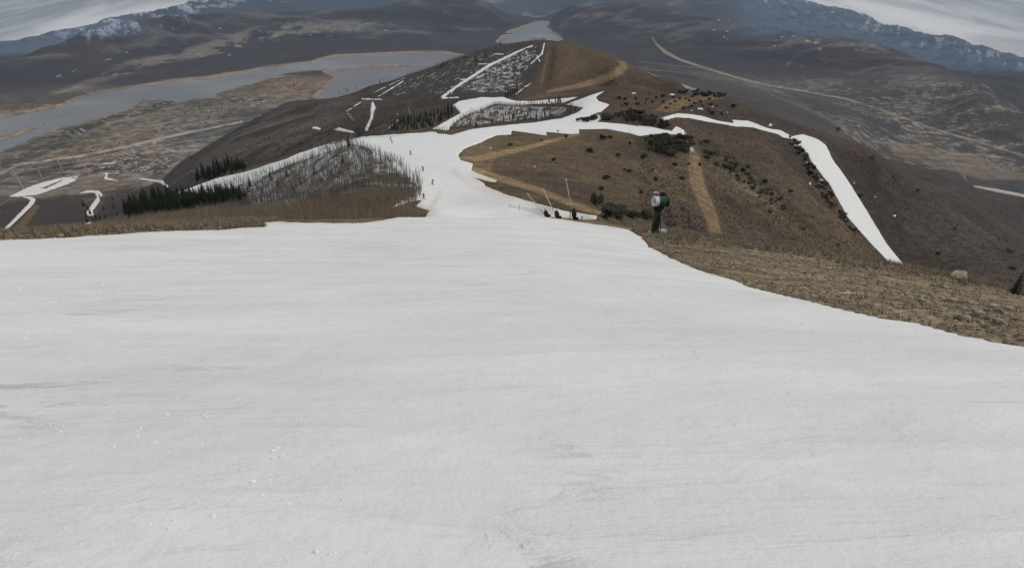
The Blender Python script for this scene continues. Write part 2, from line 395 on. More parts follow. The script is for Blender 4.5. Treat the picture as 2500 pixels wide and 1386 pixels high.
# darker brush belts
for p, r0, r1, a in [([(1540, 330), (1690, 335), (1690, 370), (1640, 388), (1560, 362)], 350, 560, .8), ([(1460, 286), (1530, 276), (1600, 290), (1640, 318), (1560, 306), (1470, 296)], 480, 720, .8),
                     ([(1700, 340), (1740, 345), (1860, 420), (2000, 560), (1960, 560), (1820, 440), (1710, 380)], 300, 560, .6), ([(1900, 330), (1950, 350), (2000, 440), (2040, 520), (2000, 500), (1940, 420), (1860, 345)], 420, 700, .55),
                     ([(2030, 360), (2120, 400), (2200, 500), (2220, 600), (2150, 560), (2080, 450)], 480, 740, .5)]:
    lay(smooth(-6, 10, field(p, r0, r1)) * (0.55 + .45 * smooth(-.4, .2, NZ1)), srgb(52, 50, 42), a)
lay(smooth(0, 12, field([(1460, 235), (1600, 228), (1640, 260), (1560, 275), (1490, 262)], 600, 850)), srgb(90, 72, 60), .8)
lay(smooth(0, 20, field([(1800, 275), (1900, 270), (2100, 370), (2220, 440), (2100, 420), (1980, 330), (1820, 290)], 620, 800)), srgb(66, 58, 52), .7)

# left: brush ground, wooded ground under snow
lay(smooth(-4, 8, field([(-200, 600), (0, 575), (640, 540), (660, 560), (0, 600), (-200, 640)], 50, 95)), srgb(98, 82, 60), .9)
lay(smooth(-10, 10, field([(640, 560), (1000, 545), (1050, 515), (1010, 480), (800, 480), (640, 510)], 70, 300)), srgb(98, 84, 68), .9)
wood = field([(500, 485), (640, 445), (720, 420), (850, 362), (905, 388), (960, 415), (1010, 450), (1005, 478), (860, 470), (740, 510), (640, 525), (500, 520)], 170, 620, pad=50)
SPK = np.maximum(SPK, 0.80 * smooth(-34, -6, wood))
lay(smooth(-30, -10, wood), srgb(100, 92, 84), .9)
low_wood = smooth(-8, 10, field([(700, 505), (800, 465), (870, 432), (930, 405), (1008, 442), (1012, 485), (860, 485), (720, 525)], 150, 420))
SPK *= 1 - .55 * low_wood * smooth(-.4, .2, NZ1)
lay(low_wood, srgb(96, 84, 72), .8)
SPK = np.maximum(SPK, 0.6 * smooth(-4, 6, field([(880, 340), (960, 365), (990, 410), (960, 414), (905, 385)], 240, 480)))
# second ridge: leafless wood with snow on the ground, the bare cone beside it
ridge = field([(880, 240), (1000, 185), (1100, 150), (1200, 118), (1330, 100), (1330, 130), (1290, 175), (1290, 215), (1250, 240), (1100, 240)], 900, 1900, pad=50)
SPK = np.maximum(SPK, (0.10 + .42 * smooth(-.3, .4, NZ3 + .6 * NZ2)) * smooth(-6, 10, ridge))
SPK = np.maximum(SPK, .66 * smooth(-3, 9, field([(1110, 228), (1180, 165), (1270, 118), (1320, 112), (1310, 140), (1270, 190), (1255, 235)], 1000, 1800)))
SPK = np.maximum(SPK, .78 * smooth(-3, 9, field([(1060, 322), (1150, 268), (1220, 250), (1400, 258), (1370, 288), (1200, 306)], 520, 1000)))
SPK = np.maximum(SPK, .42 * smooth(-3, 9, field([(920, 290), (1000, 255), (1110, 262), (1120, 285), (1030, 322), (930, 325)], 560, 1150)))
SPK = np.maximum(SPK, .22 * smooth(-3, 9, field([(880, 250), (960, 246), (940, 290), (880, 300)], 900, 1400)))
cone = field([(1336, 104), (1400, 104), (1460, 120), (1540, 150), (1600, 195), (1660, 220), (1560, 235), (1260, 236), (1300, 200)], 880, 1700, pad=40)
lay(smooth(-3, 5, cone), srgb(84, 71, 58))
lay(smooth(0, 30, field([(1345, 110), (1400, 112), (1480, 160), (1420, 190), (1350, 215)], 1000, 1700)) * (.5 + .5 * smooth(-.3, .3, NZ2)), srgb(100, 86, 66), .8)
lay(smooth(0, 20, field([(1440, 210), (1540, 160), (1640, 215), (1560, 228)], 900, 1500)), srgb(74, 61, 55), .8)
lay(smooth(-1, 1.5, field([(1355, 106, 7), (1351, 140, 9), (1345, 180, 10), (1338, 215, 10)], 900, 1700, 'line')), srgb(72, 56, 44), .8)
lay(smooth(-1, 1.5, field([(1338, 130, 5), (1331, 160, 7), (1322, 200, 8)], 900, 1700, 'line')), srgb(128, 118, 106), .4)
lay(smooth(-1, 3, field([(1334, 221), (1400, 206), (1452, 190), (1500, 170), (1514, 158), (1505, 146), (1528, 152), (1535, 164), (1522, 180), (1480, 200), (1420, 216), (1334, 229)], 900, 1600)), srgb(128, 111, 86), .85)
lay(smooth(-2, 6, field([(1260, 240), (1330, 226), (1420, 228), (1400, 236), (1280, 246)], 800, 1100)), srgb(106, 86, 72), .7)
# the dark spur: grey brush, thin drainage lines and old tracks
spur = field([(470, 400), (600, 300), (700, 252), (880, 240), (1090, 240), (1060, 318), (900, 330), (700, 375), (560, 418), (470, 428)], 620, 1950, pad=40)
lay(smooth(-4, 10, spur) * smooth(-.25, .35, NZ2 + .5 * NZ3), srgb(88, 82, 78), .65)
lay(smooth(-4, 10, spur) * smooth(.05, .4, -NZ2), srgb(56, 50, 47), .6)
for p in ([(476, 418, 3), (560, 378, 4), (640, 352, 4), (760, 330, 3)], [(560, 340, 2.5), (640, 312, 3), (740, 282, 3), (850, 262, 2)], [(700, 320, 2), (800, 296, 2.5), (900, 268, 2)], [(620, 385, 2.5), (700, 350, 2.5), (800, 330, 2.5)]):
    lay(smooth(-1, 1.2, field(p, 620, 1950, 'line') + 1.2 * NZ2), srgb(108, 101, 94), .6)
SPK = np.maximum(SPK, .30 * smooth(-3, 10, field([(760, 325), (850, 262), (900, 245), (1100, 242), (1060, 318), (900, 330)], 620, 1500)) * smooth(-.2, .4, NZ2))
lay(smooth(-3, 8, field([(1118, 384), (1130, 362), (1185, 345), (1210, 372), (1200, 425), (1152, 416), (1124, 392)], 220, 460)), srgb(122, 106, 84), .6)
# tracks and bare dirt on the near hills
DIRT = srgb(150, 128, 98)
lay(smooth(-2, 3, field([(1122, 388, 6), (1160, 388, 14), (1200, 380, 16), (1280, 362, 12), (1340, 346, 10), (1413, 327, 7)], 240, 520, 'line')), DIRT, .75)
lay(smooth(-2, 4, field([(1150, 412, 16), (1200, 430, 18), (1250, 444, 18), (1320, 466, 16), (1400, 498, 16), (1470, 524, 14)], 130, 300, 'line')), DIRT, .8)
lay(smooth(-.5, 1, field([(1180, 428, 2), (1250, 437, 2), (1330, 460, 2), (1400, 488, 2)], 130, 300, 'line')), srgb(84, 66, 44), .6)
lay(smooth(-1, 1.5, field([(1673, 334), (1690, 345), (1697, 368), (1710, 384), (1713, 420), (1726, 462), (1749, 518), (1764, 575), (1736, 575), (1712, 512), (1704, 487), (1684, 448), (1681, 414), (1683, 372)], 240, 560) + 3 * NZ1), srgb(124, 106, 84), .95)
lay(smooth(-1, 1.5, field([(1673, 334, 5), (1682, 350, 10), (1690, 368, 7)], 400, 560, 'line')), srgb(196, 190, 180), .8)
lay(smooth(-.5, 1, field([(1690, 370, 2), (1688, 420, 2), (1698, 450, 2), (1716, 480, 2)], 300, 560, 'line')), srgb(96, 74, 52), .7)
lay(smooth(-2, 4, field([(1592, 272), (1637, 241), (1676, 233), (1796, 237), (1700, 250), (1660, 268), (1640, 276)], 560, 850)), srgb(122, 102, 78), .8)
# gravel shoulder on the right: darker broken earth beyond the gravel, damp rim along the snow
gv = field([(1560, 570), (1700, 578), (2000, 610), (2600, 745), (2700, 960), (2500, 880), (2000, 770), (1700, 665)], 18, 95, pad=200)
lay(smooth(0, 8, gv) * smooth(-.15, .35, fbm(GX, GY, 5, 4, r0=15, r1=100)), srgb(116, 99, 76), .6)
lay(smooth(-4, 6, field([(1650, 590), (2000, 625), (2330, 700), (2600, 770), (2600, 735), (2300, 678), (2000, 608), (1650, 570)], 25, 80)) * smooth(-.3, .3, NZ1), srgb(100, 79, 57), .7)
lay(smooth(-14, 0, SN) * (R < 110) * (R > 12) * smooth(-.5, .3, NZ1), srgb(86, 72, 58), .75)
lay(smooth(-5, 0, SN) * (R >= 110) * (R < 700), srgb(80, 66, 50), .35)

# valley floor
vf = smooth(1900, 2600, R) * (1 - smooth(-640, -540, GZ)) * (1 - smooth(5200, 6500, R))
cell = fbm(GX, GY, 330, 5, .6, r0=1800, r1=6600)
lay(vf, srgb(98, 93, 89))
lay(vf * smooth(.05, .22, cell), srgb(118, 108, 98))
lay(vf * smooth(.05, .2, -cell), srgb(84, 81, 77))
left = 1 - smooth(900, 1200, PX)
lay(vf * (1 - left), srgb(74, 72, 72))
lay(vf * (1 - left) * smooth(.05, .3, cell), srgb(96, 92, 86), .8)
lay(vf * left * smooth(.2, .35, fbm(GX + 3000, GY, 480, 4, r0=1800, r1=6600)), srgb(112, 92, 76), .8)
for p, c, a in [([(300, 345), (330, 322), (365, 316), (390, 325), (350, 340)], srgb(128, 104, 88), .8), ([(130, 350), (220, 338), (310, 330), (290, 350), (180, 372), (100, 385)], srgb(106, 96, 76), .8),
                ([(385, 385), (400, 350), (480, 330), (560, 305), (575, 308), (500, 360), (450, 392), (410, 396)], srgb(112, 110, 106), .85), ([(440, 262), (560, 225), (700, 195), (740, 205), (640, 250), (480, 285)], srgb(108, 100, 82), .8),
                ([(620, 225), (700, 192), (812, 186), (802, 205), (740, 235), (680, 242)], srgb(126, 104, 84), .8), ([(280, 380), (380, 365), (400, 400), (440, 408), (300, 425), (270, 410)], srgb(112, 98, 90), .7),
                ([(0, 390), (60, 372), (140, 340), (200, 330), (120, 375), (30, 410), (0, 418)], srgb(62, 66, 60), .7), ([(336, 272), (365, 255), (434, 247), (420, 256), (360, 280), (300, 292)], srgb(54, 54, 50), .9),
                ([(210, 305), (250, 290), (290, 280), (330, 282), (270, 300), (200, 330), (150, 345), (120, 335)], srgb(56, 56, 52), .8), ([(120, 408), (185, 390), (195, 405), (140, 420)], srgb(48, 40, 44), .9),
                ([(2160, 345), (2300, 362), (2500, 410), (2560, 440), (2400, 440), (2250, 400), (2180, 380)], srgb(128, 114, 100), .85), ([(2290, 360), (2400, 380), (2520, 410), (2400, 392)], srgb(140, 122, 104), .6)]:
    lay(smooth(-2, 5, field(p, 1800, 6500)) * (0.75 + .25 * smooth(-.2, .2, cell)), c, a)
lay(smooth(-4, 6, field([(0, 600), (0, 500), (60, 490), (180, 470), (340, 455), (420, 450), (420, 500), (300, 540), (200, 560)], 900, 2600)) * (0.6 + .4 * smooth(-.3, .3, NZ3)), srgb(66, 58, 56), .9)
lay(smooth(-1.5, 2, field([(92, 488, 8), (88, 505, 13), (68, 532, 16), (40, 560, 18), (10, 590, 16)], 1000, 2200, 'line')), srgb(104, 87, 68), .9)
lay(smooth(-3, 4, field([(255, 478, 8), (245, 500, 12), (232, 520, 8)], 1500, 2600, 'line')), srgb(98, 76, 66), .8)
ROADS = [([(0, 425, 4), (45, 402, 4), (196, 381, 6), (308, 358, 6), (420, 332, 6), (590, 297, 5)], 2500, 5000, srgb(172, 167, 158)), ([(0, 448, 2.5), (50, 418, 2.5), (200, 392, 2.5), (300, 370, 2.5)], 2500, 4500, srgb(150, 142, 132)),
         ([(380, 330, 2.5), (392, 320, 2.5), (372, 306, 2.5), (358, 300, 2.5), (366, 288, 2)], 2800, 5000, srgb(150, 142, 130)), ([(0, 500, 3), (50, 470, 3)], 2000, 3500, srgb(120, 110, 100)),
         ([(60, 390, 3), (130, 352, 3), (210, 334, 3), (300, 312, 2), (420, 282, 2), (530, 240, 2)], 2500, 6000, srgb(112, 104, 88)),
         ([(1593, 92, 4), (1602, 108, 4), (1625, 128, 8), (1660, 146, 6), (1720, 166, 5), (1800, 190, 5), (1860, 206, 7), (1950, 220, 5), (2060, 240, 6), (2110, 255, 4), (2180, 278, 6), (2250, 304, 4), (2340, 333, 4), (2420, 356, 5), (2540, 392, 4)], 2600, 11000, srgb(146, 136, 120)),
         ([(1560, 150, 3), (1640, 160, 3), (1730, 168, 3)], 2500, 8000, srgb(96, 94, 84)), ([(2130, 346, 4), (2260, 358, 3), (2330, 378, 3), (2400, 376, 3), (2480, 392, 3)], 2200, 4500, srgb(134, 124, 110)),
         ([(2380, 455, 4), (2440, 466, 8), (2520, 482, 7)], 1700, 2600, srgb(176, 172, 168)), ([(2200, 310, 4), (2230, 322, 4), (2262, 322, 3), (2300, 328, 4), (2240, 302, 3)], 2500, 5500, srgb(132, 126, 116)),
         ([(1560, 170, 3), (1620, 195, 5), (1660, 208, 10), (1700, 220, 4)], 1600, 5000, srgb(150, 144, 132)), ([(600, 262, 2.5), (680, 246, 3), (740, 240, 3), (880, 238, 2.5)], 1300, 3000, srgb(84, 72, 64))]
ROADS += [([(2150, 262, 3), (2190, 292, 4), (2215, 318, 3)], 2500, 6000, srgb(128, 122, 112)), ([(2260, 322, 3), (2330, 318, 3), (2400, 340, 3), (2470, 372, 3)], 2500, 6000, srgb(122, 114, 104)), ([(1920, 160, 4), (1950, 130, 4), (2030, 108, 5), (2090, 112, 3)], 4200, 9500, srgb(104, 102, 96)), ([(2195, 330, 3), (2270, 352, 3), (2310, 372, 3), (2360, 440, 3)], 2200, 4500, srgb(130, 120, 108)), ([(2290, 400, 3), (2350, 402, 4), (2420, 412, 3)], 2200, 4500, srgb(140, 130, 120)), ([(230, 330, 2.5), (300, 325, 2.5), (372, 306, 3), (430, 296, 2.5)], 2500, 5500, srgb(134, 126, 114)), ([(270, 432, 3), (320, 424, 3), (380, 428, 3), (430, 418, 3)], 2000, 4200, srgb(128, 116, 108)), ([(320, 366, 2.5), (345, 385, 2.5), (330, 408, 2.5)], 2000, 4200, srgb(132, 126, 120)), ([(0, 470, 3), (60, 450, 3), (140, 425, 3)], 1800, 4200, srgb(118, 112, 104))]
for p, r0, r1, c in ROADS:
    lay(smooth(-.8, 1.0, field(p, r0, r1, 'line') + .5 * rough), c, .85)
# the drawn-down shore
lay(smooth(-4.5, -1.5, SHORE + 2.5 * NZ3 + .5) * (SHORE > -30) * (1 - smooth(0.3, 1, SHORE)), srgb(150, 134, 120), .85)
# settled shelves on the far hills
G_SHELF = fbm(GX + 77, GY * .45, 420, 6, .68, r0=4000, r1=14200)
G_FINE = fbm(GX, GY * .6, 130, 4, .7, r0=4000, r1=14200)
for p, r0, r1, a in [([(60, 262), (200, 205), (330, 150), (480, 110), (640, 60), (760, 50), (780, 82), (620, 110), (450, 170), (300, 190), (180, 225)], 5400, 12500, .5),
                     ([(760, 62), (850, 48), (960, 58), (940, 84), (840, 80), (780, 76)], 8500, 13500, .55), ([(1080, 22), (1180, 36), (1150, 46), (1080, 34)], 10000, 14000, .35),
                     ([(1380, 38), (1460, 26), (1500, 34), (1440, 50)], 9000, 13500, .35), ([(1850, 100), (2120, 90), (2180, 130), (2020, 130), (1900, 120)], 6500, 10500, .3), ([(1930, 160), (1960, 130), (2040, 108), (2020, 160), (1950, 180), (2020, 220), (1980, 210)], 4200, 9500, .3)]:
    g = G_SHELF
    lay(smooth(-6, 8, field(p, r0, r1)) * smooth(.04, .18, g), srgb(126, 121, 110), a * 1.4)
    lay(smooth(-6, 8, field(p, r0, r1)) * smooth(.33, .42, G_FINE), srgb(160, 154, 148), a * 1.3)
far = smooth(14000, 15500, R) * (1 - smooth(18500, 20000, R)) * smooth(1000, 1150, PX) * (1 - smooth(1600, 1700, PX))
lay(far * smooth(-.1, .3, fbm(GX, GY * .4, 900, 4, r0=13000)), srgb(150, 144, 130), .6)
# far scrub and gully growth; relief shading also painted in, light ridges, dark gullies
lay(smooth(3500, 5000, R) * smooth(.1, .6, fbm(GX, GY, 500, 6, .65, r0=3500, r1=16500)) * (1 - smooth(14000, 16000, R)), srgb(74, 72, 68), .5)
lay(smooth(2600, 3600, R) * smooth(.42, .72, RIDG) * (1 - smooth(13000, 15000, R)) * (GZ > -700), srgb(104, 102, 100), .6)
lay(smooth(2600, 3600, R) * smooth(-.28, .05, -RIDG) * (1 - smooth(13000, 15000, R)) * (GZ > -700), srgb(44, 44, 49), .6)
# far snow patches on the right-hand mountain and scattered drifts
lay(smooth(.46, .52, fbm(GX, GY * .8, 110, 4, .7, r0=4500, r1=12600)) * smooth(4800, 6500, R) * (1 - smooth(11000, 12500, R)) * smooth(-10, 25, field([(1760, 30), (1860, 50), (2040, 100), (2120, 110), (2000, 135), (1900, 110), (1800, 90)], 5000, 12600)), srgb(215, 217, 222), .7)
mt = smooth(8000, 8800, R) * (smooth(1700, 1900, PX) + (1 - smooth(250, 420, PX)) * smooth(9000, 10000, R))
lay(mt, srgb(90, 104, 122), .8)  # part of the distance haze is put into this bluish tone
# trees, yards and roofs too small to build, on the valley floor
dots = fbm(GX, GY, 75, 4, .7, r0=1800, r1=6500)
lay(vf * smooth(.12, .30, dots), srgb(56, 55, 51), .5)
fine = fbm(GX + 40, GY - 70, 38, 3, .7, r0=1800, r1=6500)
lay(vf * smooth(.22, .36, fine) * smooth(-.2, .1, cell), srgb(146, 138, 128), .7)
lay(vf * smooth(-5, 10, field([(140, 412), (250, 380), (330, 362), (470, 340), (500, 380), (440, 425), (300, 436), (200, 440), (100, 440)], 2000, 4500)) * smooth(-.1, .25, fine), srgb(156, 142, 132), .65)
lay(vf * smooth(-3, 8, field([(365, 300), (480, 270), (560, 240), (700, 205), (760, 200), (700, 240), (540, 290), (400, 325)], 2000, 6500)) * smooth(.0, .3, fine), srgb(134, 124, 110), .6)
lay(vf * smooth(.25, .40, -fine), srgb(60, 57, 54), .5)
# snow lying high on the far ranges
LSK = np.array([(-200, 190), (0, 124), (150, 80), (270, 46), (380, 28), (480, 0), (600, -30), (900, -50), (1250, -60), (1600, -50), (1800, -20), (1920, 0), (2100, 40), (2200, 70), (2260, 90), (2320, 95), (2500, 155), (2700, 230)], float)
below = PY - np.interp(PX, LSK[:, 0], LSK[:, 1])
fx_ = fbm(AZ[None, :] * 12000 + GZ * .8, GZ * 2.2, 260, 6, .7, True, r0=8000)
hi = smooth(8300, 9300, R) * (1 - smooth(20, 75, below + 25 * fx_)) * (np.interp(PX, [0, 120, 230, 700, 1500, 1900, 2500], [0, .15, 1, 1, .7, .8, .8]))
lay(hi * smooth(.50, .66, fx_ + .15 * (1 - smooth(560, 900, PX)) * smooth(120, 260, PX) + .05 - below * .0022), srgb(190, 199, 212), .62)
C = np.clip(C, 0.01, 0.85)
# ---------------------------------------------------------------- node helper
class NT:
    def __init__(self, tree):
        self.t = tree

    def n(self, kind, _out=0, **kw):
        nd = self.t.nodes.new(kind)
        for k, v in kw.items():
            if k.startswith('i_'):
                key = k[2:]
                key = int(key) if key.isdigit() else key.replace('_', ' ')
                s = nd.inputs[key]
                if isinstance(v, bpy.types.NodeSocket):
                    self.t.links.new(v, s)
                else:
                    s.default_value = v
            else:
                setattr(nd, k, v)
        return nd

    def math(self, op, a, b=0.0, c=0.0, clamp=False):
        nd = self.t.nodes.new('ShaderNodeMath'); nd.operation = op; nd.use_clamp = clamp
        for i, v in enumerate((a, b, c)):
            if isinstance(v, bpy.types.NodeSocket):
                self.t.links.new(v, nd.inputs[i])
            else:
                nd.inputs[i].default_value = v
        return nd.outputs[0]

    def noise(self, vec, scale, detail=3, rough=.55, dist=0.0):
        nd = self.n('ShaderNodeTexNoise', i_Scale=scale, i_Detail=detail, i_Roughness=rough, i_Distortion=dist)
        self.t.links.new(vec, nd.inputs['Vector'])
        return nd.outputs['Fac']

    def ramp(self, f, lo, hi, a=0.0, b=1.0, smooth=True):
        nd = self.t.nodes.new('ShaderNodeMapRange')
        nd.interpolation_type = 'SMOOTHSTEP' if smooth else 'LINEAR'
        self.t.links.new(f, nd.inputs[0])
        for i, v in zip((1, 2, 3, 4), (lo, hi, a, b)):
            nd.inputs[i].default_value = v
        return nd.outputs[0]

    def mix(self, f, a, b, mode='MIX'):
        nd = self.t.nodes.new('ShaderNodeMix'); nd.data_type = 'RGBA'; nd.blend_type = mode
        for s, v in ((nd.inputs[0], f), (nd.inputs[6], a), (nd.inputs[7], b)):
            if isinstance(v, bpy.types.NodeSocket):
                self.t.links.new(v, s)
            elif isinstance(v, (int, float)):
                s.default_value = v
            else:
                s.default_value = tuple(v) + ((1.0,) if len(v) == 3 else ())
        return nd.outputs[2]

    def scale(self, col, f):
        nd = self.t.nodes.new('ShaderNodeVectorMath'); nd.operation = 'SCALE'
        self.t.links.new(col, nd.inputs[0]); self.t.links.new(f, nd.inputs['Scale'])
        return nd.outputs[0]

    def link(self, a, b):
        self.t.links.new(a, b)


def material(name, rough=0.8, spec=0.3):
    m = bpy.data.materials.new(name); m.use_nodes = True
    N = NT(m.node_tree)
    b = m.node_tree.nodes['Principled BSDF']
    b.inputs['Roughness'].default_value = rough
    b.inputs['Specular IOR Level'].default_value = spec
    return m, N, b


def plain(name, col, rough=0.6, spec=0.3, var=0.25, scale=3.0, metal=0.0):
    """simple procedural material: a colour broken up by noise in object space"""
    m, N, b = material(name, rough, spec)
    tc = N.n('ShaderNodeTexCoord')
    f = N.ramp(N.noise(tc.outputs['Object'], scale, 4), .3, .7, 1 - var, 1 + var)
    rgb = N.n('ShaderNodeRGB'); rgb.outputs[0].default_value = (*col, 1)
    N.link(N.scale(rgb.outputs[0], f), b.inputs['Base Color'])
    b.inputs['Metallic'].default_value = metal
    return m


# ---------------------------------------------------------------- ground material
def ground_material():
    m, N, b = material('ground', 0.95, 0.1)
    pos = N.n('ShaderNodeNewGeometry').outputs['Position']
    at = N.n('ShaderNodeAttribute', attribute_name='tone')
    sp = N.n('ShaderNodeAttribute', attribute_name='drift')
    f = N.ramp(N.noise(pos, .012, 4, .6), .25, .75, .80, 1.2, False)
    f = N.math('MULTIPLY', f, N.ramp(N.noise(pos, .11, 4, .6), .25, .75, .62, 1.38, False))
    f = N.math('MULTIPLY', f, N.ramp(N.noise(pos, .62, 4, .65), .28, .72, .42, 1.58, False))
    f = N.math('MULTIPLY', f, N.ramp(N.noise(pos, 5.5, 3, .65), .25, .75, .55, 1.45, False))
    vor = N.n('ShaderNodeTexVoronoi', i_Scale=9.0); N.link(pos, vor.inputs['Vector'])
    sep = N.n('ShaderNodeSeparateColor'); N.link(vor.outputs['Color'], sep.inputs[0])
    f = N.math('MULTIPLY', f, N.ramp(sep.outputs[0], 0, 1, .6, 1.4, False))
    col = N.scale(at.outputs['Color'], f)
    # broken snow lying between stems and stones
    st = N.n('ShaderNodeMapping'); st.inputs['Scale'].default_value = (1, .45, 1); N.link(pos, st.inputs['Vector'])
    g = N.noise(st.outputs[0], .10, 6, .78)
    thr = N.math('SUBTRACT', .80, N.math('MULTIPLY', sp.outputs['Fac'], .42))
    k = N.ramp(N.math('SUBTRACT', g, thr), -.02, .04)
    k = N.math('MULTIPLY', k, N.math('GREATER_THAN', sp.outputs['Fac'], .02))
    col = N.mix(N.math('MULTIPLY', k, .85), col, (.62, .63, .64))
    N.link(col, b.inputs['Base Color'])
    bp = N.n('ShaderNodeBump', i_Strength=.9, i_Distance=.12)
    hh = N.math('ADD', N.noise(pos, 2.5, 4, .65), N.math('MULTIPLY', sep.outputs[1], .35))
    N.link(hh, bp.inputs['Height']); N.link(bp.outputs[0], b.inputs['Normal'])
    return m


def snow_material():
    m, N, b = material('snow', 0.62, 0.25)
    pos = N.n('ShaderNodeNewGeometry').outputs['Position']
    at = N.n('ShaderNodeAttribute', attribute_name='tone')
    rot = N.n('ShaderNodeMapping'); rot.inputs['Rotation'].default_value = (0, 0, math.radians(-24)); rot.inputs['Scale'].default_value = (.22, 1.1, .6)
    N.link(pos, rot.inputs['Vector'])
    lng = N.n('ShaderNodeMapping'); lng.inputs['Rotation'].default_value = (0, 0, math.radians(-17)); lng.inputs['Scale'].default_value = (.42, 1.0, .6)
    N.link(pos, lng.inputs['Vector'])
    dg = N.n('ShaderNodeMapping'); dg.inputs['Rotation'].default_value = (0, 0, math.radians(-40)); dg.inputs['Scale'].default_value = (.6, 1.4, .8)
    N.link(pos, dg.inputs['Vector']); diag_v = dg.outputs[0]
    wide = N.noise(lng.outputs[0], .22, 5, .6, .6)
    scour = N.noise(rot.outputs[0], 1.1, 6, .62, .8)
    fine = N.noise(pos, 26, 4, .6)
    diag = N.n('ShaderNodeMapping'); diag.inputs['Rotation'].default_value = (0, 0, math.radians(-32)); diag.inputs['Scale'].default_value = (.5, 1.5, .8)
    N.link(pos, diag.inputs['Vector'])
    where = N.ramp(N.noise(pos, .17, 3, .55, .4), .50, .64)
    scuff = N.math('MULTIPLY', where, N.ramp(N.noise(diag.outputs[0], 1.9, 7, .68, .9), .50, .72))
    patch = N.noise(pos, .35, 5, .65, .5)
    f = N.ramp(wide, .3, .7, .945, 1.045, False)
    f = N.math('MULTIPLY', f, N.ramp(N.noise(diag_v, .30, 4, .6, .5), .32, .68, .965, 1.035, False))
    f = N.math('MULTIPLY', f, N.ramp(scour, .35, .72, .965, 1.045))
    f = N.math('MULTIPLY', f, N.ramp(patch, .58, .72, 1.0, 1.05))
    f = N.math('MULTIPLY', f, N.ramp(scuff, 0, 1, .995, 1.09, False))
    f = N.math('MULTIPLY', f, N.ramp(N.noise(pos, 7, 5, .7), .3, .7, .985, 1.015, False))
    col = N.scale(at.outputs['Color'], f)
    # a few scraps of bark and grit
    vor = N.n('ShaderNodeTexVoronoi', i_Scale=.6); N.link(pos, vor.inputs['Vector'])
    grit = N.math('LESS_THAN', vor.outputs['Distance'], .02)
    col = N.mix(N.math('MULTIPLY', grit, .8), col, (.09, .08, .07))
    N.link(col, b.inputs['Base Color'])
    N.link(N.ramp(patch, .4, .7, .7, .42), b.inputs['Roughness'])
    hsum = N.math('ADD', N.math('MULTIPLY', scour, 1.0), N.math('MULTIPLY', wide, .9))
    hsum = N.math('ADD', hsum, N.math('MULTIPLY', N.noise(pos, 3.2, 5, .68), .30))
    hsum = N.math('ADD', hsum, N.math('MULTIPLY', fine, .05))
    hsum = N.math('ADD', hsum, N.math('MULTIPLY', scuff, .30))
    bp = N.n('ShaderNodeBump', i_Strength=.9, i_Distance=.11)
    N.link(hsum, bp.inputs['Height']); N.link(bp.outputs[0], b.inputs['Normal'])
    return m


# ---------------------------------------------------------------- land meshes
def grid_mesh(name, i0, i1, z, keep=None, mat=None, tone=None, drift=None):
    """the part of the ring grid between rows i0 and i1 as one mesh (keep: mask of quads)"""
    rows = i1 - i0 + 1
    idx = np.arange(rows * NA).reshape(rows, NA)
    f = np.stack([idx[:-1, :-1], idx[1:, :-1], idx[1:, 1:], idx[:-1, 1:]], 2)
    f = f.reshape(-1, 4) if keep is None else f[keep[i0:i1]]
    f = f[:, ::-1]
    used = np.unique(f); remap = np.full(rows * NA, -1, np.int64); remap[used] = np.arange(len(used))
    f = remap[f].astype(np.int32)
    s = slice(i0, i1 + 1)
    v = np.stack([GX[s], GY[s], z[s]], 2).reshape(-1, 3)[used].astype(np.float32)
    me = bpy.data.meshes.new(name)
    me.vertices.add(len(v)); me.vertices.foreach_set('co', v.ravel())
    me.loops.add(f.size); me.loops.foreach_set('vertex_index', f.ravel())
    me.polygons.add(len(f)); me.polygons.foreach_set('loop_start', np.arange(0, f.size, 4, dtype=np.int32))
    me.update()
    me.polygons.foreach_set('use_smooth', np.ones(len(f), bool))
    if tone is not None:
        a = me.attributes.new('tone', 'FLOAT_COLOR', 'POINT')
        c = np.ones((len(v), 4), np.float32); c[:, :3] = tone[s].reshape(-1, 3)[used]
        a.data.foreach_set('color', c.ravel())
    if drift is not None:
        a = me.attributes.new('drift', 'FLOAT', 'POINT'); a.data.foreach_set('value', drift[s].reshape(-1)[used].astype(np.float32))
    ob = bpy.data.objects.new(name, me); COL.objects.link(ob)
    if mat:
        me.materials.append(mat)
    ob['kind'] = 'structure'
    return ob


M_GROUND = ground_material()
M_SNOW = snow_material()
row = lambda r: int(np.searchsorted(LR, math.log(r)))
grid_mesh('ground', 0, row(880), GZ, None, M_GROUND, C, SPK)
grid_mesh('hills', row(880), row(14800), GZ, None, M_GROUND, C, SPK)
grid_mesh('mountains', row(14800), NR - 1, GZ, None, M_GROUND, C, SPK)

# snow lies on the ground as a sheet with a thin worn rim
TH = np.maximum(0.16, R * 0.0013)
w = np.where(R < 110, 5.0, 2.2)
SZ = GZ + TH * np.clip(SN / w, -1, 1)
near = 1 - smooth(60, 120, R)
SZ += near * smooth(0, 6, SN) * (0.21 * fbm(GX * .7 + GY * .25, GY, 11, 4, r1=130) * smooth(2, 9, R) + 0.035 * fbm(GX * .45 + GY * .3, GY * 1.1 - GX * .35, 1.9, 5, .6, r1=130) * smooth(1, 4, R) * (.4 + .9 * smooth(-.2, .5, fbm(GX + 50, GY, 12, 3, r1=130))))
SC = np.ones(PX.shape + (3,)) * np.array([.785, .792, .788])
dirty = np.clip(1 - SN / 22.0, 0, 1) * (R > 90) * (R < 260) * smooth(900, 1050, PX)
dirty = np.maximum(dirty * .8, .75 * smooth(0, 22, field([(1110, 400), (1150, 440), (1230, 480), (1330, 505), (1460, 530), (1380, 545), (1240, 500), (1150, 470), (1080, 420)], 100, 400)))
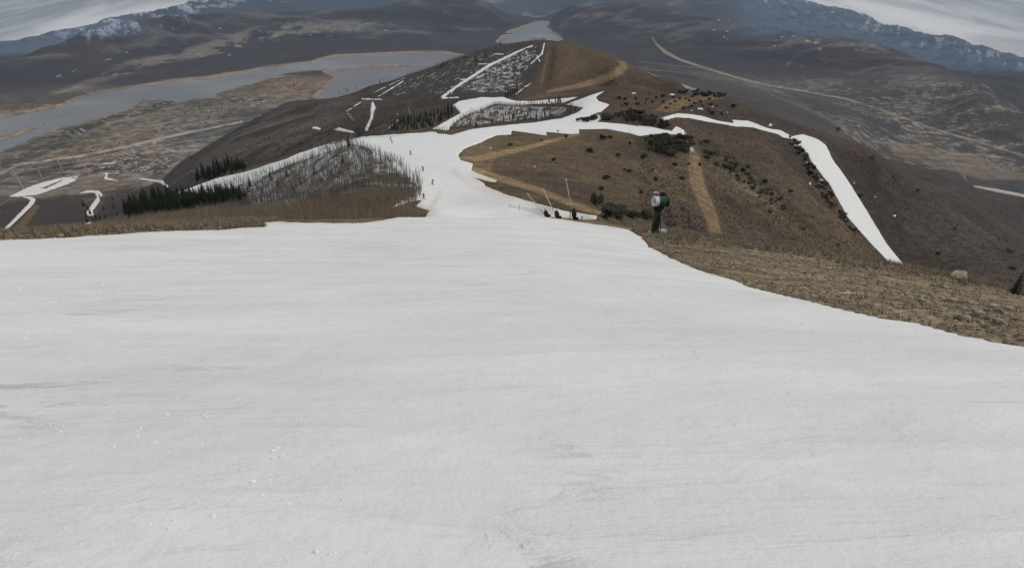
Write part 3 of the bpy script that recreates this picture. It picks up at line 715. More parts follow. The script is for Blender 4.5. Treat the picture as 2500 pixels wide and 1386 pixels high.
dirty = np.maximum(dirty, .7 * smooth(0, 15, field([(1040, 545), (1030, 505), (1065, 470), (1072, 440), (1085, 480), (1062, 520)], 90, 300)))
dirty = np.maximum(dirty, .55 * np.clip(1 - SN / 10.0, 0, 1) * (R <= 90))
dirty = np.maximum(dirty, .3 * smooth(1000, 2000, R))
dirty = dirty * (0.65 + .35 * smooth(-.4, .3, NZ1))
SC = SC * (1 - dirty[..., None]) + np.array([.66, .56, .46]) * dirty[..., None]
q = SN
keep = np.maximum(np.maximum(q[:-1, :-1], q[1:, :-1]), np.maximum(q[:-1, 1:], q[1:, 1:])) > -np.maximum(w[:-1, :-1], 1.0) * .98
grid_mesh('snow', 0, row(4300), SZ, keep, M_SNOW, SC)

# the slope goes on round and behind the place where the skier stands
def apron(side):
    n = 100; i1 = row(125); r_ = R[:i1 + 1, :1]
    az = side * np.radians(np.linspace(56, 182, n))[None, :]
    e = -1 if side > 0 else 0
    q = Q[:i1 + 1, e:(None if e else 1)] - .335 * (np.cos(az) - math.cos(math.radians(56)))
    x = r_ * np.sin(az); y = r_ * np.cos(az)
    f = smooth(56, 75, np.abs(np.degrees(az)))
    dz = GZ[:i1 + 1, e] - (Q[:i1 + 1, e] * R[:i1 + 1, 0] - EYE_H)
    z = q * r_ - EYE_H + dz[:, None] * (1 - f)
    s_e = SN[:i1 + 1, e][:, None]
    if side > 0:
        k = int(np.flatnonzero(SN[:i1 + 1, e] < 0)[0]) if (SN[:i1 + 1, e] < 0).any() else i1
        rc = float(R[k, 0]); xc, yc = rc * math.sin(math.radians(56)), rc * math.cos(math.radians(56))
        s_b = (xc + (yc - y) * .55 - x) * 25
        s = s_e * (1 - f) + s_b * f
    else:
        s = s_e * (1 - f) + 40 * f
    sz = z + TH[:i1 + 1, :1] * np.clip(s / w[:i1 + 1, :1], -1, 1)
    de = SZ[:i1 + 1, e] - (GZ[:i1 + 1, e] + TH[:i1 + 1, e] * np.clip(SN[:i1 + 1, e] / w[:i1 + 1, e], -1, 1))
    sz = sz + smooth(0, 6, s) * smooth(2, 9, r_) * (0.21 * fbm(x * .7 + y * .25, y, 11, 4)) * f + de[:, None] * (1 - f)
    for nm, zz, mat, tone, keep in (('ground', z, M_GROUND, C[:i1 + 1, e], None), ('snow', sz, M_SNOW, SC[:i1 + 1, e], s)):
        idx = np.arange((i1 + 1) * n).reshape(i1 + 1, n)
        fc = np.stack([idx[:-1, :-1], idx[:-1, 1:], idx[1:, 1:], idx[1:, :-1]], 2)
        if side > 0: fc = fc[:, :, ::-1]
        fc = fc.reshape(-1, 4) if keep is None else fc[np.maximum(np.maximum(keep[:-1, :-1], keep[1:, :-1]), np.maximum(keep[:-1, 1:], keep[1:, 1:])) > -4.5]
        me = bpy.data.meshes.new(nm); me.from_pydata(np.stack([x, y, zz], 2).reshape(-1, 3).tolist(), [], fc.tolist()); me.update()
        me.polygons.foreach_set('use_smooth', np.ones(len(me.polygons), bool))
        if nm == 'ground': fcn = np.median(C[(R > 15) & (R < 40) & (SN < -3)], axis=0)
        else: fcn = np.array([.785, .792, .788])
        a = me.attributes.new('tone', 'FLOAT_COLOR', 'POINT'); c4 = np.ones((i1 + 1, n, 4), np.float32)
        c4[..., :3] = tone[:, None, :] * (1 - f)[..., None] + fcn * f[..., None]; a.data.foreach_set('color', c4.ravel())
        me.materials.append(mat); ob = bpy.data.objects.new(nm, me); COL.objects.link(ob); ob['kind'] = 'structure'


apron(1); apron(-1)

# lake surface: only where the bed lies below it (plus a margin hidden in the shore)
LZ = np.full(PX.shape, LAKE_Z)
lk = SHORE > -2.5
keep = lk[:-1, :-1] | lk[1:, :-1] | lk[:-1, 1:] | lk[1:, 1:]
m, N, b = material('lake water', .18, .5)
pos = N.n('ShaderNodeNewGeometry').outputs['Position']
b.inputs['Base Color'].default_value = (.068, .080, .098, 1)
bp = N.n('ShaderNodeBump', i_Strength=.25, i_Distance=1.5)
N.link(N.noise(pos, .02, 6, .7), bp.inputs['Height']); N.link(bp.outputs[0], b.inputs['Normal'])
N.link(N.ramp(N.noise(pos, .0012, 4), .35, .65, .14, .30), b.inputs['Roughness'])
lake = grid_mesh('lake', row(2200), row(17500), LZ, keep, m)

# ---------------------------------------------------------------- air
me = bpy.data.meshes.new('haze')
bm = bmesh.new(); bmesh.ops.create_cube(bm, size=1.0); bm.to_mesh(me); bm.free()
haze = bpy.data.objects.new('haze', me); COL.objects.link(haze)
zlo, zhi = float(GZ.min()) - 1.0, max(60.0, float(GZ.max()) + 30.0)
haze.scale = (50000, 30000, zhi - zlo); haze.location = (0, 14600, (zhi + zlo) / 2)
haze['kind'] = 'stuff'
hm = bpy.data.materials.new('haze'); hm.use_nodes = True
hm.node_tree.nodes.clear()
N = NT(hm.node_tree)
vo = N.n('ShaderNodeVolumePrincipled'); vo.inputs['Density'].default_value = 1.4e-5; vo.inputs['Color'].default_value = (.50, .66, .92, 1)
vo.inputs['Anisotropy'].default_value = 0.0
ou = N.n('ShaderNodeOutputMaterial'); N.link(vo.outputs[0], ou.inputs['Volume'])
me.materials.append(hm)

# ---------------------------------------------------------------- sky and sun
SUN_EL, SUN_AZ = math.radians(29), math.radians(75)      # azimuth from +Y towards +X
world = bpy.data.worlds.new("World"); scene.world = world; world.use_nodes = True
wt = world.node_tree; wt.nodes.clear(); N = NT(wt)
sky = N.n('ShaderNodeTexSky', sky_type='NISHITA', sun_disc=False, sun_elevation=SUN_EL, sun_rotation=SUN_AZ)
sky.air_density = 1.0; sky.dust_density = 3.0
tc = N.n('ShaderNodeTexCoord').outputs['Generated']
sx = N.n('ShaderNodeSeparateXYZ'); N.link(tc, sx.inputs[0])
# layered cloud: bands that sag towards the sides of the valley
bend = N.math('MULTIPLY', N.math('MULTIPLY', sx.outputs[0], sx.outputs[0]), .24)
band = N.math('ADD', sx.outputs[2], bend)
cv = N.n('ShaderNodeCombineXYZ'); N.link(N.math('MULTIPLY', sx.outputs[0], 1.6), cv.inputs[0]); N.link(N.math('MULTIPLY', sx.outputs[1], 1.2), cv.inputs[1]); N.link(N.math('MULTIPLY', band, 16), cv.inputs[2])
c1 = N.noise(cv.outputs[0], 2.6, 7, .62, .6)
c2 = N.noise(cv.outputs[0], .8, 3, .5, .3)
cl = N.math('ADD', N.math('MULTIPLY', N.ramp(c1, .38, .62), .27), N.math('MULTIPLY', N.ramp(c2, .35, .65), .16))
cl = N.math('ADD', cl, .155)
glow = N.ramp(band, .014, .048, .19, 0.0)                     # brighter strip low over the mountains
zen = N.ramp(band, .12, .60, 0.0, .31)
cl = N.math('ADD', N.math('ADD', cl, glow), zen)
tint = N.mix(N.ramp(band, .0, .06), (1.02, .98, .91), (.99, .995, 1.0))
cloud = N.scale(tint, cl)
bgc = N.n('ShaderNodeBackground', i_Strength=1.0); N.link(cloud, bgc.inputs['Color'])
bgs = N.n('ShaderNodeBackground', i_Strength=.05); N.link(sky.outputs[0], bgs.inputs['Color'])
ms = N.n('ShaderNodeMixShader'); ms.inputs[0].default_value = .93
N.link(bgs.outputs[0], ms.inputs[1]); N.link(bgc.outputs[0], ms.inputs[2])
wo = N.n('ShaderNodeOutputWorld'); N.link(ms.outputs[0], wo.inputs[0])
sl = bpy.data.lights.new('sun', 'SUN'); sl.energy = 1.1; sl.angle = math.radians(10); sl.color = (1, .965, .91)
so = bpy.data.objects.new('sun', sl); COL.objects.link(so)
so.rotation_euler = Vector((math.sin(SUN_AZ) * math.cos(SUN_EL), math.cos(SUN_AZ) * math.cos(SUN_EL), math.sin(SUN_EL))).to_track_quat('Z', 'Y').to_euler()
scene.view_settings.view_transform = 'Standard'
scene.view_settings.look = 'None'
scene.view_settings.exposure = 0.0
scene.view_settings.gamma = 1.0
scene.cycles.use_denoising = True
scene.cycles.max_bounces = 6
scene.cycles.diffuse_bounces = 3
scene.cycles.volume_bounces = 0
# ---------------------------------------------------------------- where a sight line meets the land
TOPZ = np.where(SN > 0, np.maximum(GZ, SZ), GZ)
TSL = TOPZ / R


def hit(px, py, r0=1.0):
    """point of the land seen at a photo point, not nearer than r0"""
    az, t = ray(px, py)
    j = int(np.clip(round((float(az) - AZ[0]) / (AZ[1] - AZ[0])), 0, NA - 1))
    i0 = row(r0)
    k = np.flatnonzero(TSL[i0:, j] >= t)
    i = i0 + (int(k[0]) if len(k) else 0)
    r = math.exp(LR[i])
    if i > i0:
        a, b = TSL[i - 1, j], TSL[i, j]
        f = (t - a) / (b - a) if b > a else 1.0
        r = math.exp(LR[i - 1] + (LR[i] - LR[i - 1]) * float(np.clip(f, 0, 1)))
    return at(float(az), r)


def at(az, r):
    j = (az - AZ[0]) / (AZ[1] - AZ[0]); j = min(max(j, 0), NA - 2); j0 = int(j); fj = j - j0
    i = int(np.clip(np.searchsorted(LR, math.log(r)) - 1, 0, NR - 2)); fi = (math.log(r) - LR[i]) / (LR[i + 1] - LR[i])
    q = lambda a: (a[i, j0] * (1 - fj) + a[i, j0 + 1] * fj) * (1 - fi) + (a[i + 1, j0] * (1 - fj) + a[i + 1, j0 + 1] * fj) * fi
    return Vector((r * math.sin(az), r * math.cos(az), float(q(TOPZ))))


def inside(poly, x, y):
    c = False
    for (ax, ay), (bx, by) in zip(poly, poly[1:] + poly[:1]):
        if (ay > y) != (by > y) and x < (bx - ax) * (y - ay) / (by - ay) + ax:
            c = not c
    return c


def scatter(poly, n, rng, sep=0.0):
    xs = [p[0] for p in poly]; ys = [p[1] for p in poly]
    out = []; tries = 0
    while len(out) < n and tries < n * 60:
        tries += 1
        x = rng.uniform(min(xs), max(xs)); y = rng.uniform(min(ys), max(ys))
        if inside(poly, x, y) and all((x - a) ** 2 + (y - b) ** 2 > sep * sep for a, b in out):
            out.append((x, y))
    return out


def px_per_m(p):
    return F / (p.y * CP - p.z * SP)


# ---------------------------------------------------------------- mesh building
class MB:
    def __init__(self):
        self.v = []; self.f = []

    def add(self, vs, fs):
        o = len(self.v); self.v += [tuple(p) for p in vs]; self.f += [tuple(i + o for i in f) for f in fs]
        return self

    def tube(self, pts, rad, n=8, cap=True):
        pts = [Vector(p) for p in pts]
        vs = []; up = None
        for i, p in enumerate(pts):
            d = (pts[min(i + 1, len(pts) - 1)] - pts[max(i - 1, 0)]).normalized()
            a = d.orthogonal().normalized() if up is None else (up - d * up.dot(d)).normalized()
            up = a; b = d.cross(a)
            r = rad[i] if hasattr(rad, '__len__') else rad
            vs += [p + (a * math.cos(2 * math.pi * k / n) + b * math.sin(2 * math.pi * k / n)) * r for k in range(n)]
        fs = [(i * n + k, i * n + (k + 1) % n, (i + 1) * n + (k + 1) % n, (i + 1) * n + k) for i in range(len(pts) - 1) for k in range(n)]
        if cap:
            fs += [tuple(range(n - 1, -1, -1)), tuple((len(pts) - 1) * n + k for k in range(n))]
        return self.add(vs, fs)

    def box(self, c, s, rz=0.0, bev=0.0):
        bm = bmesh.new(); bmesh.ops.create_cube(bm, size=1.0)
        bmesh.ops.scale(bm, vec=s, verts=bm.verts)
        if bev:
            bmesh.ops.bevel(bm, geom=bm.edges[:], offset=bev, segments=2, affect='EDGES')
        bmesh.ops.rotate(bm, matrix=Matrix.Rotation(rz, 3, 'Z'), verts=bm.verts)
        bmesh.ops.translate(bm, vec=c, verts=bm.verts)
        bm.verts.index_update()
        self.add([v.co[:] for v in bm.verts], [[v.index for v in f.verts] for f in bm.faces]); bm.free()
        return self

    def lathe(self, prof, axis=(0, 0, 1), org=(0, 0, 0), n=20):
        """prof: (radius, distance along the axis)"""
        ax = Vector(axis).normalized(); a = ax.orthogonal().normalized(); b = ax.cross(a); o = Vector(org)
        vs = [o + ax * h + (a * math.cos(2 * math.pi * k / n) + b * math.sin(2 * math.pi * k / n)) * r for r, h in prof for k in range(n)]
        fs = [(i * n + k, i * n + (k + 1) % n, (i + 1) * n + (k + 1) % n, (i + 1) * n + k) for i in range(len(prof) - 1) for k in range(n)]
        return self.add(vs, fs)

    def mesh(self, name, mat, sm=False):
        me = bpy.data.meshes.new(name); me.from_pydata(self.v, [], self.f); me.update()
        if sm:
            me.polygons.foreach_set('use_smooth', [True] * len(me.polygons))
        me.materials.append(mat)
        return me


def obj(name, me, parent=None, loc=(0, 0, 0), rot=(0, 0, 0), sc=(1, 1, 1)):
    o = bpy.data.objects.new(name, me); COL.objects.link(o)
    o.parent = parent; o.location = loc; o.rotation_euler = rot; o.scale = sc
    return o


def tag(o, label, cat, group=None, kind=None):
    o['label'] = label; o['category'] = cat
    if group: o['group'] = group
    if kind: o['kind'] = kind
    return o


def thing(name, label, cat, loc, rz=0.0, group=None, sc=1.0, rot=None):
    o = bpy.data.objects.new(name, None); COL.objects.link(o)
    o.empty_display_size = .2
    o.location = loc; o.rotation_euler = rot or (0, 0, rz)
    o.scale = (sc, sc, sc) if not hasattr(sc, '__len__') else sc
    return tag(o, label, cat, group)


def leaf_mat(name, c1, c2, scale=2.0):
    m, N, b = material(name, .85, .15)
    pos = N.n('ShaderNodeNewGeometry').outputs['Position']
    oi = N.n('ShaderNodeObjectInfo').outputs['Random']
    f = N.math('ADD', N.math('MULTIPLY', N.ramp(N.noise(pos, scale, 3, .6), .3, .7), .7), N.math('MULTIPLY', oi, .3))
    N.link(N.mix(f, c1, c2), b.inputs['Base Color'])
    return m


M_CONIFER = leaf_mat('conifer needles', (.010, .017, .010), (.030, .042, .024))
M_OAK = leaf_mat('evergreen scrub', (.034, .036, .025), (.090, .084, .060), 1.2)
M_OAKB = leaf_mat('leafless oak scrub', (.055, .048, .040), (.120, .104, .088), 1.2)
M_BARK = plain('bark', (.10, .085, .07), .9, .1, .4, 4)
M_ASPEN = leaf_mat('bare aspen stems', (.13, .12, .11), (.26, .24, .22), 1.0)
M_TWIG = leaf_mat('bare twigs', (.10, .09, .08), (.24, .22, .20), .8)
M_BRUSH = leaf_mat('brown brush', (.095, .075, .055), (.24, .19, .14), .35)
M_GRASS = leaf_mat('dry grass', (.07, .052, .034), (.40, .34, .25), 3.0)
M_STONE = leaf_mat('stones', (.07, .055, .038), (.44, .37, .275), 6.0)

M_SNOWL = plain('snow lumps', (.82, .83, .83), .7, .2, .05, 5)
rg = random.Random(21)


# ---------------------------------------------------------------- plants
def conifer(h, seed):
    g = random.Random(seed); t = MB(); c = MB()
    t.tube([(0, 0, -.6), (0, 0, h * .5), (0, 0, h * .98)], [.016 * h, .010 * h, .002 * h], 6)
    R0 = h * g.uniform(.18, .27); n = int(20 + h * 1.1)
    for i in range(n):
        z = h * (.05 + .93 * (i / n) ** .92)
        rr = R0 * (1 - z / h) ** .82 * g.uniform(.78, 1.12) + .05
        m = g.randint(6, 9); a0 = g.uniform(0, 6.28)
        for k in range(m):
            if g.random() < .10:
                continue
            a = a0 + 6.283 * k / m + g.uniform(-.25, .25); L = rr * g.uniform(.7, 1.1)
            dx, dy = math.cos(a), math.sin(a); sxx, syy = -dy, dx
            dr = -.28 * L - .02
            for q in (0, 1, 2):
                w = L * g.uniform(.18, .28); f0 = q * .28; f1 = min(1, f0 + .5)
                p0 = (dx * L * f0, dy * L * f0, z + dr * f0 + .05 * L); p1 = (dx * L * f1, dy * L * f1, z + dr * f1 + g.uniform(-.08, .03) * L)
                pm = ((p0[0] + p1[0]) / 2, (p0[1] + p1[1]) / 2, (p0[2] + p1[2]) / 2)
                c.add([p0, (pm[0] + sxx * w, pm[1] + syy * w, pm[2] - w * .5), p1, (pm[0] - sxx * w, pm[1] - syy * w, pm[2] - w * .5)], [(0, 1, 2), (0, 2, 3)])
    return t.mesh('trunk', M_BARK), c.mesh('crown', M_CONIFER)


def bush(seed, w, h, n, mat):
    g = random.Random(seed); t = MB(); c = MB()
    lobes = [(g.uniform(-.6, .6) * w, g.uniform(-.6, .6) * w, g.uniform(.35, .75) * h, g.uniform(.3, .55)) for _ in range(7)]
    for x, y, z, s in lobes:
        t.tube([(0, 0, -.3), (x * .5, y * .5, z * .5), (x, y, z)], [.05, .035, .012], 5)
        for _ in range(n // 7):
            d = Vector((g.gauss(0, 1), g.gauss(0, 1), g.gauss(0, 1))).normalized() * g.random() ** .4
            p = Vector((x + d.x * s * w, y + d.y * s * w, max(.03, z + d.z * s * h * .8)))
            e = Vector((g.gauss(0, 1), g.gauss(0, 1), g.gauss(0, .7))).normalized() * g.uniform(.06, .13) * w
            f = e.orthogonal().normalized() * e.length * .6
            c.add([p - e, p + f, p + e, p - f], [(0, 1, 2, 3)])
    return t.mesh('stem', M_BARK), c.mesh('foliage', mat)


def aspen(h, seed):
    g = random.Random(seed); t = MB(); c = MB()
    lean = (g.uniform(-.04, .04) * h, g.uniform(-.04, .04) * h)
    ax = lambda f: Vector((lean[0] * f * f, lean[1] * f * f, h * f))
    t.tube([Vector((0, 0, -.5)), ax(.3), ax(.65), ax(1)], [.011 * h, .009 * h, .006 * h, .002 * h], 5)
    for i in range(18):
        f = .25 + .7 * i / 18; a = i * 2.4 + g.uniform(-.4, .4); L = h * (.30 - .2 * f) * g.uniform(.7, 1.2)
        p = ax(f); q = p + Vector((math.cos(a) * L * .75, math.sin(a) * L * .75, L * .75))
        mid = (p + q) / 2 + Vector((0, 0, -.06 * L))
        c.tube([p, mid, q], [.0045 * h, .003 * h, .0012 * h], 3, False)
        for _ in range(6):
            u = g.uniform(.3, 1); s = p + (q - p) * u
            e = s + Vector((g.uniform(-1, 1), g.uniform(-1, 1), g.uniform(.3, 1.2))) * L * .38
            c.tube([s, e], [.0022 * h, .0008 * h], 3, False)
    return t.mesh('trunk', M_ASPEN), c.mesh('branches', M_TWIG)


CON = [conifer(h, 40 + i) for i, h in enumerate((9, 11, 13, 12, 10))]
CONH = (9, 11, 13, 12, 10)
BUSH = [bush(60 + i, w, h, 900, M_OAK) for i, (w, h) in enumerate(((1.1, 1.5), (1.3, 1.3), (1.0, 1.9)))]
BUSHB = [bush(70 + i, w, h, 620, M_OAKB) for i, (w, h) in enumerate(((1.1, 1.5), (1.3, 1.3), (1.0, 1.9)))]
ASP = [aspen(h, 80 + i) for i, h in enumerate((8, 9.5, 7, 10, 8.5, 6.5))]


def put_tree(name, kind, p, sc, label, cat, group, parts=('trunk', 'crown')):
    o = thing(name, label, cat, p, rg.uniform(0, 6.28), group, sc)
    obj(parts[0], kind[0], o); obj(parts[1], kind[1], o)
    return o


def conifers(spots_, label, group, px_h, r0=1.0, jit=.25):
    for x, y in spots_:
        p = hit(x, y, r0); i = rg.randrange(5)
        h = px_h / px_per_m(p) * rg.uniform(1 - jit, 1 + jit)
        put_tree('conifer', CON[i], p, h / CONH[i], label, 'conifer', group)


def shrubs(spots_, label, group, px_h, r0=1.0, jit=.3, name='shrub', bare=0.0):
    for x, y in spots_:
        p = hit(x, y, r0); i = rg.randrange(3)
        h = px_h / px_per_m(p) * rg.uniform(1 - jit, 1 + jit)
        w = h * rg.uniform(.9, 1.35)
        o = put_tree(name, (BUSHB if rg.random() < bare else BUSH)[i], p, h / (1.5, 1.3, 1.9)[i], label, 'shrub', group, ('stem', 'foliage'))
        o.scale.x *= w / h; o.scale.y *= w / h


G_STAND = 'conifers of the dense dark stand'
conifers(scatter([(300, 530), (350, 497), (420, 488), (480, 492), (520, 488), (598, 484), (606, 500), (540, 508), (470, 512), (430, 524), (340, 532)], 130, rg, 3.6), 'dark green conifer in the dense stand below the white side run', G_STAND, 46, 330)
conifers(scatter([(478, 440), (500, 422), (560, 410), (604, 410), (590, 421), (540, 431), (490, 446)], 24, rg, 5), 'dark conifer in the row on the far edge of the white side run', 'conifers along the far edge of the side run', 34, 450)
conifers(scatter([(180, 545), (200, 500), (260, 480), (300, 500), (290, 530), (230, 550)], 14, rg, 10), 'small scattered conifer beside the winding strip of snow', 'scattered conifers by the winding strip of snow', 17, 900)
conifers([(611, 456), (606, 470), (678, 456), (682, 462), (768, 428), (785, 447), (852, 358), (720, 478), (640, 472), (662, 440), (735, 452), (700, 430), (812, 436), (838, 400)], 'single dark conifer among leafless grey aspens on snow', 'conifers among the aspens', 24, 230)
conifers(scatter([(950, 322), (1000, 318), (1050, 313), (1102, 286), (1118, 270), (1090, 266), (1030, 288), (960, 300)], 70, rg, 3.5), 'dark conifer in the wooded dip beyond the crest of the run', 'conifers in the wooded dip', 19, 520)
conifers([(928, 204), (936, 199), (841, 224), (888, 227), (870, 219), (828, 232), (848, 224), (900, 216)], 'small dark conifer on the bare spur above the lake', 'conifers on the spur above the lake', 10, 1000)
conifers([(1066, 170), (1072, 168), (1078, 165), (1083, 163), (1092, 158), (1132, 146), (1137, 143), (1141, 141), (1222, 110), (1162, 152), (1187, 140), (1205, 132)], 'tiny dark conifer on the skyline of the snow streaked ridge', 'conifers on the snow streaked ridge', 12, 1000)
conifers([(1241, 236), (1246, 232), (1251, 229), (1234, 238), (1257, 226), (1262, 222), (1240, 228)], 'conifer in the small clump at the foot of the bare cone hill', 'conifers at the foot of the cone hill', 19, 850)
conifers([(1356, 251), (1362, 253), (1368, 251), (1364, 247), (1340, 250), (1282, 293), (1253, 290), (1309, 285), (1404, 270), (1201, 304), (1392, 276), (1230, 298), (1330, 283)], 'dark conifer in the snowy wood beside the upper run', 'conifers in the wood beside the upper run', 17, 520)
conifers(scatter([(1110, 322), (1200, 300), (1370, 286), (1300, 270), (1180, 285)], 16, rg, 9), 'dark conifer in the snowy wood beside the upper run', 'conifers in the wood beside the upper run', 12, 520)
# leafless wood on the side of the run
sp = scatter([(505, 486), (640, 447), (720, 420), (850, 364), (900, 386), (950, 412), (1004, 448), (998, 474), (870, 462), (760, 498), (650, 512), (600, 490), (520, 492)], 290, rg, 4.2)
for x, y in sp:
    p = hit(x, y, 160); i = rg.randrange(6)
    h = rg.uniform(5.0, 8.0)
    if x > 850: h *= .62
    put_tree('aspen', ASP[i], p, h / (8, 9.5, 7, 10, 8.5, 6.5)[i], 'leafless grey aspen standing in snow left of the run', 'aspen', 'leafless aspens on the snowy side slope', ('trunk', 'branches'))
# dark scrub on the slopes right of the run
shrubs([(1381, 338), (1470, 340), (1490, 338), (1537, 355), (1351, 393), (1509, 382), (1570, 387), (1571, 402), (1525, 416), (1535, 420), (1479, 438), (1467, 464), (1564, 472), (1665, 514), (1246, 356), (1322, 346), (1665, 439),
        (1682, 402), (1707, 405), (1440, 372), (1600, 440), (1620, 480), (1648, 405), (1590, 420)], 'small dark shrub standing alone on the brown knoll', 'lone shrubs on the brown knoll', 8.5, 150)
shrubs(scatter([(1560, 338), (1620, 333), (1690, 345), (1684, 372), (1640, 384), (1590, 372)], 46, rg, 4.5), 'dark evergreen scrub in the thick belt below the narrow snow track', 'scrub belt below the narrow track', 13, 330, bare=.6)
shrubs(scatter([(1465, 292), (1530, 276), (1600, 290), (1642, 312), (1600, 314), (1540, 304), (1480, 298)], 42, rg, 4), 'dark scrub on the rise between the two snow tracks', 'scrub between the two snow tracks', 12, 480, bare=.6)
shrubs([(1408, 297), (1414, 296), (1425, 297), (1438, 296), (1444, 294), (1450, 292), (1434, 298)], 'dark bush growing out of the upper snow beside the fork', 'bushes in the upper snow', 11, 400)
shrubs(scatter([(1490, 240), (1600, 230), (1730, 240), (1800, 262), (1760, 282), (1640, 268), (1520, 268)], 34, rg, 9), 'small dark shrub on the brown top behind the snow tracks', 'shrubs on the brown top', 6, 600)
shrubs(scatter([(1650, 222), (1720, 226), (1780, 236), (1740, 240), (1660, 230)], 24, rg, 3), 'dark scrub along the skyline of the brown top', 'scrub along the brown skyline', 7, 600)
shrubs([(2046, 321), (2130, 387), (1986, 412), (2466, 617), (2046, 602), (2181, 433), (2472, 658), (2240, 470), (2330, 560), (2290, 620), (2100, 480), (1960, 560), (1880, 520), (1930, 470), (1830, 450), (1790, 420)], 'small dark shrub on the steep slope by the long white run', 'shrubs by the long white run', 8, 330, bare=.5)
shrubs(scatter([(1700, 350), (1740, 345), (1800, 385), (1870, 450), (1940, 520), (1900, 525), (1800, 440), (1715, 385)], 46, rg, 6), 'dark scrub on the slope right of the bare earth gully', 'scrub right of the earth gully', 8, 300, bare=.75)
shrubs(scatter([(1925, 335), (1950, 350), (1975, 400), (2010, 435), (2045, 500), (2110, 580), (2090, 580), (2020, 500), (1960, 410), (1930, 360)], 50, rg, 5), 'dark scrub crowding the near edge of the long white run', 'scrub on the near edge of the long run', 8, 450, bare=.8)
# the bushes right behind the lip
o = put_tree('juniper', BUSH[2], hit(1456, 505, 125), 34 / px_per_m(hit(1456, 505, 125)) / 1.9, 'tall dark green juniper just beyond the end of the snow', 'juniper', None, ('stem', 'foliage'))
for (x, y, h, lab) in [(1478, 532, 26, 'broad dark green bush at the end of the cat track snow'), (1512, 536, 36, 'largest rounded olive bush left of the snow gun'), (1545, 534, 22, 'low dark bush between the rounded olive bush and the snow gun'),
                       (1572, 534, 22, 'low dark bush right behind the green snow gun'), (1496, 524, 26, 'dark bush behind the rounded olive bush')]:
    p = hit(x, y, 100); k = rg.randrange(2)
    s = h / px_per_m(p) / (1.5, 1.3)[k]
    o = put_tree('bush', BUSH[k], p, (s * 1.5, s * 1.3, s), lab, 'bush', 'bushes behind the lip', ('stem', 'foliage'))
p = hit(2507, 726, 30); put_tree('conifer', CON[1], p + Vector((.3, 1.0, -1.6)), .24, 'dark green conifer cut off by the right side of the picture', 'conifer', None)


# ---------------------------------------------------------------- ground cover counted by nobody: brush, grass, stones
def stuff(name, mb, mat, label, cat):
    o = obj(name, mb.mesh(name, mat)); tag(o, label, cat, kind='stuff')
    return o


TOP = [(150, 560), (200, 548), (300, 530), (380, 518), (450, 508), (520, 502), (600, 500), (700, 490), (800, 474), (870, 458), (930, 448), (990, 456), (1012, 484), (1030, 510)]
g = random.Random(5)
brush = MB()
for _ in range(8200):
    x = 150 + 880 * g.random() ** .8
    az, _t = ray(x, 545); az = float(az)
    r = g.uniform(84, 175) if x < 700 else g.uniform(82, 260)
    p = at(az, r)
    j = int(round((az - AZ[0]) / (AZ[1] - AZ[0]))); 
    if SN[row(r), j] > -1: continue
    pxx, pyy = project(p.x, p.y, p.z)
    yt = np.interp(float(pxx), [q[0] for q in TOP], [q[1] for q in TOP]) + abs(g.gauss(0, 9)) + 6 * float(vnoise(np.float64(x / 22), np.float64(r / 20))) - 3
    h = (float(pyy) - yt) / px_per_m(p)
    if h < .5: continue
    h = min(h, 6.5)
    a = g.uniform(0, 6.28); l = h * g.uniform(.05, .22)
    tip = p + Vector((math.cos(a) * l, math.sin(a) * l, h)); mid = (p + tip) / 2 + Vector((0, 0, .1 * h)) - Vector((math.cos(a), math.sin(a), 0)) * l * .2
    w0 = .010 + .0035 * h
    brush.tube([p, mid, tip], [w0, w0 * .7, w0 * .25], 3, False)
    for _k in range(7):
        u = g.uniform(.3, .95); s = p + (tip - p) * u
        e = s + Vector((g.uniform(-1, 1), g.uniform(-1, 1), g.uniform(.5, 1.6))) * h * .13
        brush.tube([s, e], [w0 * .5, w0 * .2], 3, False)
stuff('undergrowth', brush, M_BRUSH, 'brown leafless brush massed below the left lip', 'brush')

# saplings one can tell apart at the left lip
for n_, (x, h) in enumerate([(298, 30), (310, 22), (362, 36), (372, 30), (381, 24), (450, 20), (494, 22), (523, 26), (541, 24), (690, 30), (740, 38), (762, 26), (835, 46), (850, 38), (870, 40), (905, 30)]):
    p = at(float(ray(x, 545)[0]), 66 if x < 600 else 84); i = rg.randrange(6)
    hm_ = max(1.3, (float(project(p.x, p.y, p.z)[1]) - (548 if x < 600 else 541) + h) / px_per_m(p))
    put_tree('sapling', ASP[i], p, hm_ / (8, 9.5, 7, 10, 8.5, 6.5)[i], 'thin leafless sapling on the grassy lip at the left' if x < 600 else 'thin leafless sapling standing before the brown brush', 'sapling', 'saplings along the left lip', ('trunk', 'branches'))


def pick(mask, n, rng):
    """n random spots on the grid where mask is set, spread by ground area times nearness"""
    i, j = np.nonzero(mask)
    w_ = R[i, j] ** .7
    k = rng.choice(len(i), n, p=w_ / w_.sum())
    return [(AZ[b] + rng.uniform(-.5, .5) * (AZ[1] - AZ[0]), math.exp(LR[a] + rng.uniform(-.5, .5) * (LR[a + 1] - LR[a]))) for a, b in zip(i[k], j[k])]


